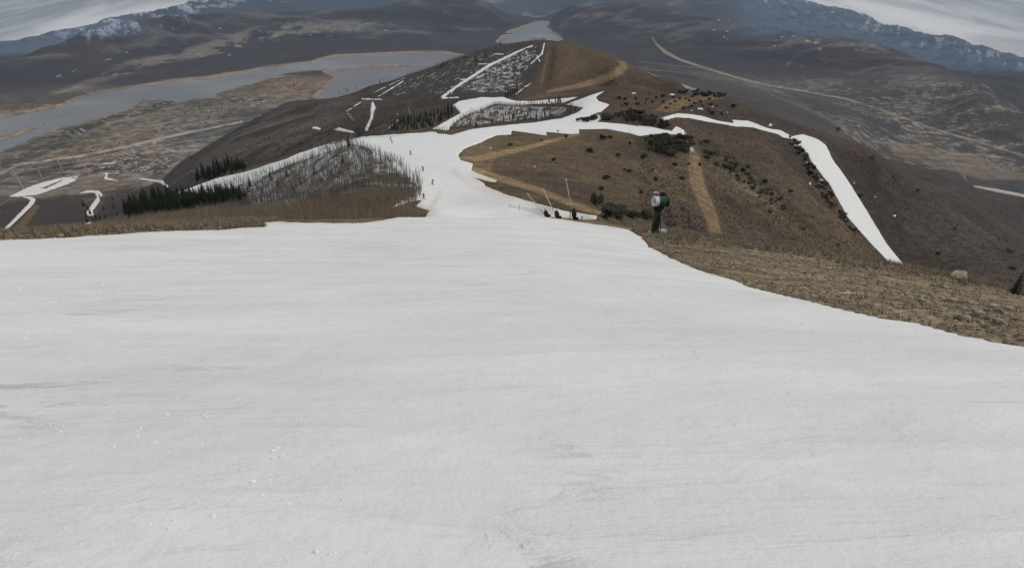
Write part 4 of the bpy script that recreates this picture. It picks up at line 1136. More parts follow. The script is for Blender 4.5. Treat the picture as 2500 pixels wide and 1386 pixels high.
def stone(mb, p, s, g):
    ico = [(0, 0, 1), (.89, 0, .45), (.28, .85, .45), (-.72, .53, .45), (-.72, -.53, .45), (.28, -.85, .45), (.72, .53, -.45), (-.28, .85, -.45), (-.89, 0, -.45), (-.28, -.85, -.45), (.72, -.53, -.45), (0, 0, -1)]
    fc = [(0, 1, 2), (0, 2, 3), (0, 3, 4), (0, 4, 5), (0, 5, 1), (1, 6, 2), (2, 7, 3), (3, 8, 4), (4, 9, 5), (5, 10, 1), (6, 7, 2), (7, 8, 3), (8, 9, 4), (9, 10, 5), (10, 6, 1), (11, 7, 6), (11, 8, 7), (11, 9, 8), (11, 10, 9), (11, 6, 10)]
    a = g.uniform(0, 6.28); ca, sa = math.cos(a), math.sin(a); e = (g.uniform(.7, 1.5), g.uniform(.6, 1.1), g.uniform(.35, .75))
    vs = []
    for x, y, z in ico:
        k = g.uniform(.75, 1.2); x, y, z = x * e[0] * k, y * e[1] * k, z * e[2] * k
        vs.append((p[0] + (x * ca - y * sa) * s, p[1] + (x * sa + y * ca) * s, p[2] + (z + .15) * s))
    mb.add(vs, fc)


def tuft(mb, p, h, g, blades):
    for _ in range(blades):
        a = g.uniform(0, 6.28); l = h * g.uniform(.2, .8); w = .012 + .02 * h
        b = Vector(p) + Vector((g.uniform(-.12, .12), g.uniform(-.12, .12), -.02)); t_ = b + Vector((math.cos(a) * l, math.sin(a) * l, h * g.uniform(.6, 1.1)))
        s = Vector((-math.sin(a), math.cos(a), 0)) * w
        mb.add([b - s, b + s, t_], [(0, 1, 2)])


nrg = np.random.default_rng(3)
gv = field([(1560, 570), (1700, 578), (2000, 610), (2600, 745), (2800, 1000), (2500, 890), (2000, 775), (1700, 670)], 8, 95, pad=200)
shoulder = (gv > -3) & (SN < -.5) & (R > 9) & (R < 72)
lipl = (R > 38) & (R < 78) & (SN < -.5) & (PX < 680) & (PX > -80) & (PY < 600)
st = MB(); gr = MB(); g = random.Random(9)
for az, r in pick(shoulder, 12000, nrg):
    if float(fbm(np.array([r * math.sin(az)]), np.array([r * math.cos(az)]), 4.0, 3)[0]) < g.uniform(-.5, .12): continue
    stone(st, at(az, r), abs(g.gauss(0, .02)) + .010 + g.uniform(.0010, .0028) * r, g)
for az, r in pick(lipl, 1800, nrg):
    stone(st, at(az, r), abs(g.gauss(0, .09)) + .07, g)
rough_zone = shoulder & (sdf([(2150, 690), (2330, 700), (2520, 760), (2520, 850), (2380, 800), (2200, 740)], PX, PY) > 0)
for az, r in pick(rough_zone, 700, nrg):
    stone(st, at(az, r), abs(g.gauss(0, .06)) + .04, g)
stuff('gravel', st, M_STONE, 'loose tan stones strewn over the bare shoulder', 'gravel')
for az, r in pick((gv > -6) & (SN < 2.2) & (R > 9) & (R < 72), 4200, nrg):
    if float(fbm(np.array([r * math.sin(az) + 50]), np.array([r * math.cos(az)]), 3.5, 3)[0]) < g.uniform(-.4, .15): continue
    tuft(gr, at(az, r), g.uniform(.06, .16), g, 6)
crest_r = (R > 34) & (R < 78) & (SN < -2) & (PX > 1480) & (sdf([(1500, 560), (1600, 562), (1760, 575), (1900, 590), (2050, 610), (2200, 645), (2400, 690), (2560, 722), (2560, 760), (2400, 722), (2200, 685), (2000, 635), (1800, 605), (1640, 600)], PX, PY) > 0)
for az, r in pick(crest_r, 5200, nrg):
    tuft(gr, at(az, r), g.uniform(.15, .5), g, 7)
for az, r in pick(lipl, 5200, nrg):
    tuft(gr, at(az, r), g.uniform(.15, .6), g, 7)
kn = (R > 120) & (R < 360) & (SN < -2) & (PX > 1180) & (PX < 1760) & (PY > 330) & (PY < 545)
for az, r in pick(kn, 9000, nrg):
    tuft(gr, at(az, r), g.uniform(.2, .5), g, 5)
stuff('dry_grass', gr, M_GRASS, 'dry tan grass tufts on the bare ground', 'grass')
# low leafless scrub covering the hillsides, and the leafless woods standing in old snow
lumps = MB()
for az, r in pick((SN > 4) & (R > 2.0) & (R < 60), 2600, nrg):
    p = at(az, r)
    if float(vnoise(np.float64(p.x / 2.2 + 9), np.float64(p.y / 3.0))) * float(vnoise(np.float64(p.x / .5), np.float64(p.y / .6))) < .33: continue
    stone(lumps, p, abs(g.gauss(0, .006)) + .004 + .0010 * r, g)
stuff('snow_lumps', lumps, M_SNOWL, 'small loose lumps of snow scattered over the near slope', 'snow')
sc_ = MB(); far_wood = MB()


def sprig(mb, p, h, n, w, g, spread=.45):
    for _k in range(n):
        a = g.uniform(0, 6.28); l = h * g.uniform(.1, spread)
        e = p + Vector((math.cos(a) * l, math.sin(a) * l, h * g.uniform(.45, 1)))
        s = Vector((-math.sin(a), math.cos(a), 0)) * w * h
        mb.add([p - s, p + s, e + s * 1.5, e - s * 1.5], [(0, 1, 2, 3)])


hs = (R > 200) & (R < 840) & (SN < -2) & (PX > 1180) & (PX < 2560) & (PY > 225)
gully = field([(1673, 334), (1697, 345), (1715, 384), (1720, 420), (1732, 462), (1755, 518), (1770, 575), (1730, 575), (1706, 512), (1698, 487), (1678, 448), (1675, 414), (1677, 372)], 240, 560)
trk = np.maximum(field([(1122, 388, 8), (1160, 388, 18), (1200, 380, 20), (1280, 362, 16), (1340, 346, 13), (1413, 327, 9)], 240, 520, 'line'), field([(1150, 412, 16), (1250, 444, 20), (1320, 466, 18), (1400, 498, 18), (1470, 524, 14)], 130, 300, 'line'))
hs = hs & (gully < -2) & (trk < 0)
for az, r in pick(hs, 26000, nrg):
    p = at(az, r)
    dens = float(vnoise(np.float64(p.x / 38), np.float64(p.y / 38)))
    on_knoll = float(project(p.x, p.y, p.z)[0]) < 1560
    if g.random() > (.10 + .5 * dens if on_knoll else .2 + 1.1 * dens): continue
    sprig(sc_, p, g.uniform(.3, .7) if on_knoll else g.uniform(.5, 1.3), 6, .07, g, .7)
hl = (R > 560) & (R < 1900) & (SN < -1) & (PX < 1130) & (PX > 440) & (PY > 225)
for az, r in pick(hl, 6000, nrg):
    p = at(az, r)
    if g.random() > -.25 + 1.4 * float(vnoise(np.float64(p.x / 120), np.float64(p.y / 120))): continue
    sprig(sc_, p, g.uniform(1.2, 3.0), 6, .09, g, .7)
M_SCRUB = leaf_mat('leafless scrub', (.085, .073, .063), (.165, .142, .122), .05)
stuff('scrub', sc_, M_SCRUB, 'low leafless scrub covering the brown hillsides', 'scrub')
for mask, n, h0, h1, lim in [((wood > -22) & (R > 170) & (R < 620) & (SN < 40), 9000, 1.6, 5.6, .0), ((ridge > -4) & (R > 950) & (R < 1900) & (SN < 0), 8000, 4, 8, .25),
                             ((field([(1060, 322), (1150, 268), (1220, 250), (1400, 258), (1372, 287), (1200, 306)], 520, 1000) > -2) & (SN < 0), 2600, 3, 6, .0),
                             ((field([(780, 322), (860, 272), (960, 246), (1100, 244), (1120, 285), (1030, 322), (900, 328)], 560, 1400) > -2) & (SN < 0), 4200, 3, 6.5, .15)]:
    for az, r in pick(mask, n, nrg):
        p = at(az, r)
        if g.random() < lim and float(vnoise(np.float64(p.x / 60), np.float64(p.y / 60))) < .5: continue
        h = g.uniform(h0, h1)
        if n == 9000 and r < 280: h *= .7
        lx, ly = g.gauss(0, .09) * h, g.gauss(0, .09) * h
        far_wood.add([p + Vector((-.05 * h ** .5, 0, -.5)), p + Vector((.05 * h ** .5, 0, -.5)), p + Vector((lx + .02, ly, h)), p + Vector((lx - .02, ly, h))], [(0, 1, 2, 3)])
        for _k in range(12):
            a = g.uniform(0, 6.28); z0 = h * g.uniform(.15, .8); l = h * g.uniform(.10, .26)
            b = p + Vector((lx * z0 / h, ly * z0 / h, z0)); e = b + Vector((math.cos(a) * l, math.sin(a) * l, l * g.uniform(.3, 1.5)))
            s_ = Vector((-math.sin(a), math.cos(a), 0)) * .012 * h
            far_wood.add([b - s_, b + s_, e], [(0, 1, 2)])
M_FARW = leaf_mat('leafless wood', (.080, .072, .064), (.185, .168, .152), .06)
stuff('woodland', far_wood, M_FARW, 'leafless grey brown woodland standing in old snow on the slopes', 'woodland')
# ---------------------------------------------------------------- rocks one can point at
def boulder(x, y, w_px, h_px, label, group=None, seed=1, r0=20, name='rock', flat_top=False):
    p = hit(x, y, r0); s = px_per_m(p); g = random.Random(seed)
    bm = bmesh.new(); bmesh.ops.create_icosphere(bm, subdivisions=3, radius=.5)
    for v in bm.verts:
        n = v.co.normalized()
        k = 1 + .28 * (float(vnoise(np.float64(n.x * 1.7 + seed * 3.1 + 5), np.float64(n.y * 1.7 + n.z * 1.3 + seed))) - .5) + .10 * (float(vnoise(np.float64(n.x * 5 + seed), np.float64(n.z * 5 + n.y * 4))) - .5)
        q = Vector((math.copysign(abs(n.x) ** .6, n.x), math.copysign(abs(n.y) ** .6, n.y), math.copysign(abs(n.z) ** .6, n.z))) * .5 * k
        if flat_top and q.z > .30: q.z = .30 + (q.z - .30) * .12 + q.x * .10
        v.co = q
    me = bpy.data.meshes.new(name); bm.to_mesh(me); bm.free()
    me.materials.append(M_STONE if not flat_top else M_BLOCK)
    hh = h_px / s
    o = obj(name, me, None, p + Vector((0, 0, hh * .28)), (g.uniform(-.15, .15), g.uniform(-.15, .15), g.uniform(0, 3) if not flat_top else .5), (w_px / s, w_px / s * .8, hh))
    return tag(o, label, 'rock', group)


M_BLOCK = plain('pale sandstone', (.30, .28, .21), .9, .1, .45, 2.2)
boulder(2336, 684, 38, 31, 'square pale boulder with a flat top standing on the right crest', seed=4, name='boulder', flat_top=True)
for k, (x, y, w_, h_, lab) in enumerate([(2285, 742, 34, 16, 'flat pale rock, largest in the rubble on the shoulder'), (2318, 755, 22, 13, 'rounded rock just right of the large flat pale rock'),
                                         (2345, 752, 18, 11, 'small grey rock under the square boulder'), (2360, 772, 26, 13, 'light rock in the lower rubble on the shoulder'), (2410, 788, 24, 14, 'pale angular rock near the right side of the shoulder'),
                                         (2334, 797, 20, 11, 'lone pale rock low on the gravel near the snow'), (2232, 728, 16, 9, 'small rock at the left end of the rubble'), (2252, 716, 15, 10, 'dark rock at the upper left of the rubble'),
                                         (2300, 722, 18, 10, 'brown rock above the large flat pale rock'), (2440, 812, 22, 12, 'wide low rock at the far right of the gravel'), (2086, 694, 22, 13, 'dark brown clod in the middle of the shoulder'),
                                         (2470, 836, 16, 8, 'pale rock closest to the snow at the far right'), (2022, 658, 13, 7, 'small pale rock on the upper shoulder left of the long run'), (1975, 740, 12, 6, 'small stone by the snow edge on the shoulder')]):
    boulder(x, y, w_, h_, lab, 'rocks on the gravel shoulder', 10 + k)
for k, (x, y, w_, h_, lab) in enumerate([(67, 574, 13, 9, 'pale rock, largest on the left grassy lip'), (110, 578, 12, 8, 'pale rock right of the largest one on the left lip'), (60, 579, 9, 5, 'low rock below the largest one on the left lip'), (150, 571, 8, 5, 'small stone midway along the left lip'),
                                         (122, 562, 10, 8, 'pale rock on the top edge of the left lip'), (40, 572, 10, 5, 'flat stone at the left end of the lip')]):
    boulder(x, y, w_, h_, lab, 'rocks on the left lip', 40 + k, 50)

# ---------------------------------------------------------------- fan snow gun on its tower
M_GREEN = plain('green paint', (.012, .055, .036), .45, .4, .2, 2)
M_DGREEN = plain('dark green paint', (.004, .022, .014), .5, .35, .25, 2)
M_BLACK = plain('black rubber', (.008, .008, .009), .6, .3, .2, 3)
M_WHITE = plain('white plastic', (.62, .63, .64), .45, .4, .06, 3)
M_PALE = plain('pale grey steel', (.42, .43, .44), .5, .4, .12, 3)
M_DARK = plain('dark void', (.03, .025, .025), .7, .2, .2, 3)
p = hit(1603, 571, 40)
S = px_per_m(p)
gun = thing('snow_gun', 'dark green fan snow gun with a white nozzle ring on a tower', 'snow gun', p, 0.0, None, 112 / S / 4.9)
mb = MB(); mb.box((.1, 0, .10), (1.75, 1.25, .10), .08, .02); mb.box((.1, -.50, .02), (1.9, .10, .14), .08, .02); mb.box((.1, .50, .02), (1.9, .10, .14), .08, .02)
obj('base_frame', mb.mesh('base_frame', M_PALE), gun)
mb = MB(); mb.box((.62, .05, .30), (.85, .85, .22), .08, .03)
obj('service_box', mb.mesh('service_box', M_PALE), gun)
mb = MB(); mb.tube([(-.22, 0, .12), (-.22, 0, .35), (-.17, 0, 1.9), (-.12, 0, 2.75)], [.44, .41, .40, .38], 20)
for zz in (.38, 2.6):
    mb.tube([(-.2 + zz * .03, 0, zz), (-.2 + zz * .03, 0, zz + .07)], [.45, .45], 20)
obj('tower', mb.mesh('tower', M_DGREEN, True), gun)
mb = MB(); mb.tube([(-.12, 0, 2.66), (-.12, 0, 3.0)], [.42, .38], 18); mb.box((-.02, 0, 3.08), (.85, .62, .55), 0, .06); mb.tube([(-.42, -.36, 3.0), (-.42, .36, 3.0)], [.28, .28], 18)
obj('swivel', mb.mesh('swivel', M_BLACK), gun)
ax = Vector((-.96, -.20, .10)).normalized(); c0 = Vector((.05, 0, 3.72))
mb = MB(); mb.lathe([(0, -.95), (.52, -.95), (.60, -.86), (.62, -.5), (.60, .35), (.60, .42)], ax, c0, 12)
mb.lathe([(.60, .42), (0, .42)], ax, c0, 12)
obj('fan_housing', mb.mesh('fan_housing', M_GREEN), gun)
mb = MB(); mb.lathe([(.66, -.80), (.68, -.72), (.66, -.64), (.60, -.64)], ax, c0, 20); mb.lathe([(.62, -1.02), (.66, -.98), (.66, -.88), (.5, -.88), (.5, -1.02), (.62, -1.02)], ax, c0, 20)
obj('intake_guard', mb.mesh('intake_guard', M_DGREEN), gun)
mb = MB(); mb.lathe([(.56, .40), (.66, .42), (.68, .75), (.67, .98), (.62, 1.02), (.56, .98), (.48, .70), (.46, .5)], ax, c0, 28)
ring = obj('nozzle_ring', mb.mesh('nozzle_ring', M_WHITE), gun)
mb = MB()
side = ax.orthogonal().normalized(); up2 = ax.cross(side)
for k in range(36):
    a = 2 * math.pi * k / 36; d = side * math.cos(a) + up2 * math.sin(a)
    mb.tube([c0 + d * .60 + ax * 1.0, c0 + d * .60 + ax * 1.05], [.018, .012], 6)
obj('nozzle', mb.mesh('nozzle', M_PALE), ring)
mb = MB(); mb.lathe([(0, .55), (.47, .55)], ax, c0, 24); mb.lathe([(0, .80), (.12, .78), (.15, .56)], ax, c0, 16)
for k in range(7):
    a = 2 * math.pi * k / 7; d = side * math.cos(a) + up2 * math.sin(a); e = ax.cross(d)
    mb.add([c0 + d * .12 + ax * .60, c0 + d * .45 + ax * .60 + e * .06, c0 + d * .45 + ax * .68 + e * .20, c0 + d * .14 + ax * .68 + e * .06], [(0, 1, 2, 3)])
obj('fan', mb.mesh('fan', M_DARK), gun)
mb = MB(); mb.tube([c0 + Vector((-.30, -.1, .55)), c0 + Vector((-.36, -.1, .98))], [.04, .03], 8); mb.box(c0 + Vector((-.62, -.15, 1.03)), (.55, .30, .14), .3, .04)
obj('weather_lamp', mb.mesh('weather_lamp', M_PALE), gun)
mb = MB(); mb.tube([(.3, -.3, .25), (.25, -.36, .9), (.12, -.34, 1.8), (.1, -.3, 2.7), (.2, -.2, 3.1)], [.035] * 5, 6)
obj('hose', mb.mesh('hose', M_BLACK), gun)

for q in gun.children:
    if q.name.split('.')[0] in ('fan_housing', 'intake_guard', 'nozzle_ring', 'fan'):
        q.scale = (.80, .80, .80); q.location = c0 * .20 + Vector((0, 0, -.10))
    if q.name.split('.')[0] == 'weather_lamp':
        q.location = (0, 0, -.14)

# ---------------------------------------------------------------- snow lances with padded feet
M_PAD = plain('dark brown padding', (.035, .022, .018), .8, .2, .3, 4)
M_POLE = plain('galvanised tube', (.50, .47, .43), .45, .5, .12, 5, .3)


def lance(base, top, pad, r0, label, group):
    p = hit(*base, r0); s = px_per_m(p)
    # a lance leans in the plane across the slope
    u, v = top; d = p.y * CP - p.z * SP
    q = Vector(((u - W / 2) / F * d, 0, 0)); vv = (H / 2 - v) / F
    z = d * (-SP + vv * CP)
    lean = q.x - p.x; hgt = z - p.z
    o = thing('snow_lance', label, 'snow lance', p, 0, group)
    L = math.hypot(lean, hgt); dr = Vector((lean / L, 0.0, hgt / L))
    mb = MB(); mb.tube([(0, 0, -.4), (0, 0, .5)], [.09, .09], 8); mb.box((.16, .05, .12), (.5, .3, .25), .3, .03)
    obj('foot', mb.mesh('foot', M_BLACK), o)
    hp = pad / s
    mb = MB(); mb.lathe([(0, .12 * hp), (.13, .12 * hp), (.24, .3 * hp), (.27, .55 * hp), (.18, .85 * hp), (.09, hp), (0, hp)], (dr.x * .35, 0, 1), (0, 0, 0), 12)
    obj('pad', mb.mesh('pad', M_PAD, True), o)
    mb = MB(); mb.tube([dr * (.4 * hp), dr * (L * .6), dr * L], [.05, .04, .03], 8)
    obj('mast', mb.mesh('mast', M_POLE, True), o)
    mb = MB(); mb.tube([dr * (L - .15), dr * (L + .2)], [.055, .05], 10); mb.box(dr * L + Vector((.05, -.08, .05)), (.10, .12, .10))
    obj('head', mb.mesh('head', M_PALE), o)
    return o


GL = 'snow lances along the lip of the run'
lance((1335, 530), (1289, 467), 18, 60, 'shortest and most tilted snow lance at the left of three', GL)
lance((1361, 534), (1325, 453), 21, 60, 'middle snow lance of three on the lip, leaning left', GL)
lance((1402, 540), (1378, 426), 30, 60, 'tallest and most upright snow lance at the right of three', GL)
lance((1556, 309), (1566, 297), 4, 400, 'short snow lance tilted right beside the narrow snow track', None)
lance((1937, 331), (1938, 318), 3, 500, 'thin upright snow lance at the bend of the long white run', None)
lance((690, 382), (692, 337), 8, 380, 'tall pale dead snag rising from the far edge of the side run', None)  # a dead snag, built from the lance shape


def stake(x, y, h_px, label, r0=60, group=None, w=.05):
    p = hit(x, y, r0); s = px_per_m(p); h = h_px / s
    o = thing('stake', label, 'stake', p, 0, group)
    mb = MB(); mb.tube([(0, 0, -.3), (.03 * h, 0, h)], [w, w * .8], 6); obj('post', mb.mesh('post', M_PAD), o)
    mb = MB(); mb.tube([(.03 * h, 0, h), (.032 * h, 0, h + .12)], [w * 1.5, w * 1.3], 6); obj('cap', mb.mesh('cap', M_DARK), o)


stake(1391, 537, 18, 'slim brown stake between the middle and the tallest lance', 60)
stake(1420, 542, 8, 'short dark stake right of the tallest lance', 60)
stake(1294, 322, 7, 'thin dark stake on the upper snow edge above the knoll', 300, 'stakes on the upper snow edge')
stake(1228, 330, 9, 'thin dark stake at the left end of the upper snow edge', 300, 'stakes on the upper snow edge')
stake(1395, 293, 8, 'thin stake in the upper snow left of the dark bushes', 300, 'stakes on the upper snow edge')
# small notice on two legs
p = hit(1364, 326, 300); s = px_per_m(p)
o = thing('sign', 'small dark notice board on posts at the snow edge above the knoll', 'sign', p, .2)
mb = MB(); mb.tube([(-1.0, 0, -.3), (-1.0, 0, 2.6)], [.08, .08], 6); mb.tube([(.9, 0, -.3), (.9, 0, 1.8)], [.08, .08], 6); obj('post', mb.mesh('post', M_PAD), o)
mb = MB(); mb.box((-.75, 0, 1.9), (.9, .10, 1.5)); obj('board', mb.mesh('board', M_DARK), o)

# ---------------------------------------------------------------- the low net by the lances
a_, b_ = hit(1242, 506, 60), hit(1330, 529, 60)
net = thing('snow_fence', 'low sagging mesh fence on the snow left of the lances', 'fence', a_)
d = b_ - a_
mb = MB()
for k in range(41):
    f = k / 40; q = d * f + Vector((0, .5 * math.sin(f * 3.14), 0)); hh = .75 - .25 * math.sin(f * 3.14)
    mb.tube([q + Vector((0, 0, -.05)), q + Vector((0, .05, hh))], [.012, .012], 3, False)
for m_ in range(5):
    mb.tube([d * (k / 20) + Vector((0, .5 * math.sin(k / 20 * 3.14) - .01, (.75 - .25 * math.sin(k / 20 * 3.14)) * (m_ + .3) / 4.4)) for k in range(21)], [.012] * 21, 3, False)
obj('netting', mb.mesh('netting', plain('weathered net', (.34, .27, .20), .8, .2, .2, 4)), net)
for f in (0, .5, 1):
    mb = MB(); q = d * f + Vector((0, .5 * math.sin(f * 3.14) + .06, 0)); mb.tube([q + Vector((0, 0, -.3)), q + Vector((0, 0, .95))], [.03, .03], 6)
    obj('post', mb.mesh('post', M_PAD), net)

# ---------------------------------------------------------------- people on skis
M_CLOTH = [plain('dark blue cloth', (.012, .016, .03), .85, .15, .2, 6), plain('black cloth', (.010, .010, .011), .85, .15, .2, 6), plain('brown cloth', (.05, .032, .022), .85, .15, .2, 6)]
M_SKI = plain('dark ski', (.02, .02, .024), .4, .4, .1, 4)
M_HELM = plain('dark helmet', (.015, .015, .017), .35, .5, .1, 4)
M_SKIN = plain('skin', (.45, .27, .19), .6, .3, .05, 6)
M_LENS = plain('goggle lens', (.05, .03, .02), .1, .6, .1, 6)


def body_mesh(pose, mat):
    """one skin grown over a posed skeleton; pose: joint -> (x, y, z, radius); faces -Y"""
    bones = [('pelvis', 'waist'), ('waist', 'chest'), ('chest', 'neck'), ('neck', 'head')]
    for s in 'lr':
        bones += [('pelvis', 'hip' + s), ('hip' + s, 'knee' + s), ('knee' + s, 'ankle' + s), ('ankle' + s, 'toe' + s), ('chest', 'sh' + s), ('sh' + s, 'el' + s), ('el' + s, 'wr' + s), ('wr' + s, 'ha' + s)]
    names = list(pose); ix = {n: i for i, n in enumerate(names)}
    me = bpy.data.meshes.new('skel'); me.from_pydata([pose[n][:3] for n in names], [(ix[a], ix[b]) for a, b in bones], []); me.update()
    o = bpy.data.objects.new('skel', me); COL.objects.link(o)
    o.modifiers.new('skin', 'SKIN'); o.modifiers.new('sub', 'SUBSURF').levels = 2
    for i, n in enumerate(names):
        r = pose[n][3]; me.skin_vertices[0].data[i].radius = (r, r)
    me.skin_vertices[0].data[ix['pelvis']].use_root = True
    bpy.context.view_layer.update()
    out = bpy.data.meshes.new_from_object(o.evaluated_get(bpy.context.evaluated_depsgraph_get()))
    bpy.data.objects.remove(o); bpy.data.meshes.remove(me)
    out.name = 'body'; out.materials.clear(); out.materials.append(mat)
    out.polygons.foreach_set('use_smooth', [True] * len(out.polygons))
    return out


def pose_for(crouch, lean, arms):
    k = crouch
    P = {'pelvis': (0, .10 * k, .92 - .22 * k, .155), 'waist': (lean * .1, .05 * k, 1.08 - .24 * k, .145), 'chest': (lean * .2, -.06 * k, 1.32 - .30 * k, .17), 'neck': (lean * .25, -.12 * k, 1.50 - .34 * k, .065), 'head': (lean * .28, -.16 * k, 1.64 - .36 * k, .105)}
    for s, n in ((-1, 'l'), (1, 'r')):
        P['hip' + n] = (.10 * s, .09 * k, .86 - .21 * k, .11); P['knee' + n] = (.13 * s, -.20 * k, .48 - .06 * k, .075); P['ankle' + n] = (.13 * s, .02, .11, .062); P['toe' + n] = (.13 * s, -.16, .07, .05)
        P['sh' + n] = (.20 * s + lean * .22, -.06 * k, 1.41 - .31 * k, .08); P['el' + n] = (.34 * s * arms + lean * .2, -.10 - .10 * k, 1.16 - .26 * k, .055); P['wr' + n] = (.36 * s * arms, -.36 - .05 * k, 1.10 - .22 * k, .042); P['ha' + n] = (.36 * s * arms, -.43 - .05 * k, 1.09 - .22 * k, .045)
    return P


def glove_mesh(c, side):
    mb = MB()
    mb.lathe([(.03, 0), (.05, .03), (.052, .08), (.045, .11), (0, .12)], (0, -1, -.1), c, 8)
    for k in range(4):
        x = c[0] + (-.036 + .024 * k); L = (.05, .065, .07, .055)[k]
        mb.tube([(x, c[1] - .10, c[2]), (x, c[1] - .10 - L * .6, c[2] - .02), (x, c[1] - .10 - L * .6, c[2] - .05)], [.013, .012, .009], 6)
    mb.tube([(c[0] - side * .045, c[1] - .03, c[2]), (c[0] - side * .07, c[1] - .08, c[2] - .02), (c[0] - side * .05, c[1] - .12, c[2] - .04)], [.014, .013, .009], 6)
    return mb.mesh('glove', M_HELM, True)


def skier(x, y, h_px, face, crouch, lean, cloth, label, board=False, arms=1.0):
    p = hit(x, y, 90); s = px_per_m(p)
    g_ = (at(math.atan2(p.x, p.y), math.hypot(p.x, p.y) * 1.01) - at(math.atan2(p.x, p.y), math.hypot(p.x, p.y) * .99))
    slope = math.atan2(-g_.z, math.hypot(g_.x, g_.y)) * .7
    sc = h_px / s / 1.75
    o = thing('person', label, 'person', p + Vector((0, 0, .03)), face, 'skiers on the run', max(.85, min(sc, 1.35)))
    P = pose_for(crouch, lean, arms)
    obj('body', body_mesh(P, M_CLOTH[cloth]), o)
    hx, hy, hz, _ = P['head']
    mb = MB(); mb.lathe([(.0, .15), (.07, .14), (.115, .09), (.128, .02), (.125, -.05), (.10, -.06)], (0, .15, 1), (hx, hy, hz + .02), 14)
    hm_ = obj('helmet', mb.mesh('helmet', M_HELM, True), o)
    mb = MB(); mb.box((hx, hy - .105, hz + .01), (.17, .06, .08), 0, .02); obj('goggles', mb.mesh('goggles', M_LENS), hm_)
    mb = MB(); mb.lathe([(0, .115), (.045, .10), (.055, .06), (.05, .0)], (0, -1, -.15), (hx, hy, hz - .06), 8); mb.tube([(hx, hy - .105, hz - .02), (hx, hy - .135, hz - .055)], [.012, .018], 6)
    mb.box((hx, hy - .112, hz - .09), (.05, .01, .012))
    obj('face', mb.mesh('face', M_SKIN, True), o)
    for q, n in ((-1, 'l'), (1, 'r')):
        wx, wy, wz, _ = P['ha' + n]
        obj('glove', glove_mesh((wx, wy + .04, wz), q), o)
    if board:
        mb = MB(); n = 12
        pr = [(-.76, .07), (-.62, .012), (0, .0), (.62, .012), (.76, .07)]
        mb.add([(xx, yy, zz + .03) for xx, zz in pr for yy in (-.14, .14)] + [(xx, yy, zz + .045) for xx, zz in pr for yy in (-.14, .14)],
               [(2 * i, 2 * i + 1, 2 * i + 3, 2 * i + 2) for i in range(4)] + [(10 + 2 * i, 12 + 2 * i, 13 + 2 * i, 11 + 2 * i) for i in range(4)] + [(2 * i, 2 * i + 2, 12 + 2 * i, 10 + 2 * i) for i in range(4)] + [(2 * i + 1, 11 + 2 * i, 13 + 2 * i, 2 * i + 3) for i in range(4)])
        obj('snowboard', mb.mesh('snowboard', M_SKI), o)
    else:
        for q in (-1, 1):
            mb = MB(); pr = [(-1.05, .14), (-.92, .04), (-.80, .0), (0, .012), (.68, .0), (.75, .02)]
            mb.add([(.13 * q + xx, yy, zz + .015) for yy, zz in pr for xx in (-.05, .05)] + [(.13 * q + xx, yy, zz + .03) for yy, zz in pr for xx in (-.05, .05)],
                   [(2 * i, 2 * i + 1, 2 * i + 3, 2 * i + 2) for i in range(5)] + [(12 + 2 * i, 14 + 2 * i, 15 + 2 * i, 13 + 2 * i) for i in range(5)] + [(2 * i, 2 * i + 2, 14 + 2 * i, 12 + 2 * i) for i in range(5)] + [(2 * i + 1, 13 + 2 * i, 15 + 2 * i, 2 * i + 3) for i in range(5)])
            sk = obj('ski', mb.mesh('ski', M_SKI), o)
            mb = MB(); mb.box((.13 * q, -.03, .075), (.11, .32, .09), 0, .02); mb.tube([(.13 * q, .05, .08), (.13 * q, .03, .34)], [.075, .08], 8)
            obj('boot', mb.mesh('boot', M_HELM), sk)
            wx, wy, wz, _ = P['ha' + ('l' if q < 0 else 'r')]
            mb = MB(); mb.tube([(wx, wy - .02, wz + .08), (wx + .05 * q, wy + .55, .12)], [.014, .008], 6); mb.lathe([(.0, 0), (.05, .01), (0, .02)], (0, 0, 1), (wx + .047 * q, wy + .52, .16), 8)
            obj('ski_pole', mb.mesh('ski_pole', M_POLE), o)
    return o


away = math.pi
skier(1035, 485, 15, away + .5, .35, .3, 1, 'dark clothed skier on the dirty snow just left of the neck')
skier(1056, 450, 15, away - .9, .75, -.5, 2, 'crouching person on a snowboard at the narrowest part of the run', True)
skier(1033, 418, 13, away + .3, .3, .3, 1, 'dark clothed skier halfway down, left of the snow fork')
skier(1003, 378, 12, away + .8, .4, .2, 0, 'dark clothed skier turning below the group of two')
skier(957, 350, 8.5, away - .4, .3, .1, 0, 'lower of two small skiers close together on the upper snow')
skier(954, 342, 8.5, away + .6, .3, -.2, 1, 'upper of two small skiers close together on the upper snow')
skier(888, 350, 8.0, away + .9, .3, .2, 0, 'small skier alone at the far left of the upper snow')

# ---------------------------------------------------------------- settlement in the valley
M_WALLS = [plain('pale wall', (.50, .48, .45), .8, .2, .1, .2), plain('tan wall', (.26, .20, .15), .8, .2, .15, .2), plain('grey wall', (.22, .22, .23), .8, .2, .1, .2), plain('rust wall', (.20, .12, .09), .8, .2, .15, .2)]
M_ROOFS = [plain('grey roof', (.16, .16, .17), .8, .2, .15, .2), plain('brown roof', (.12, .09, .07), .8, .2, .15, .2), plain('pale roof', (.45, .46, .47), .7, .2, .1, .2)]


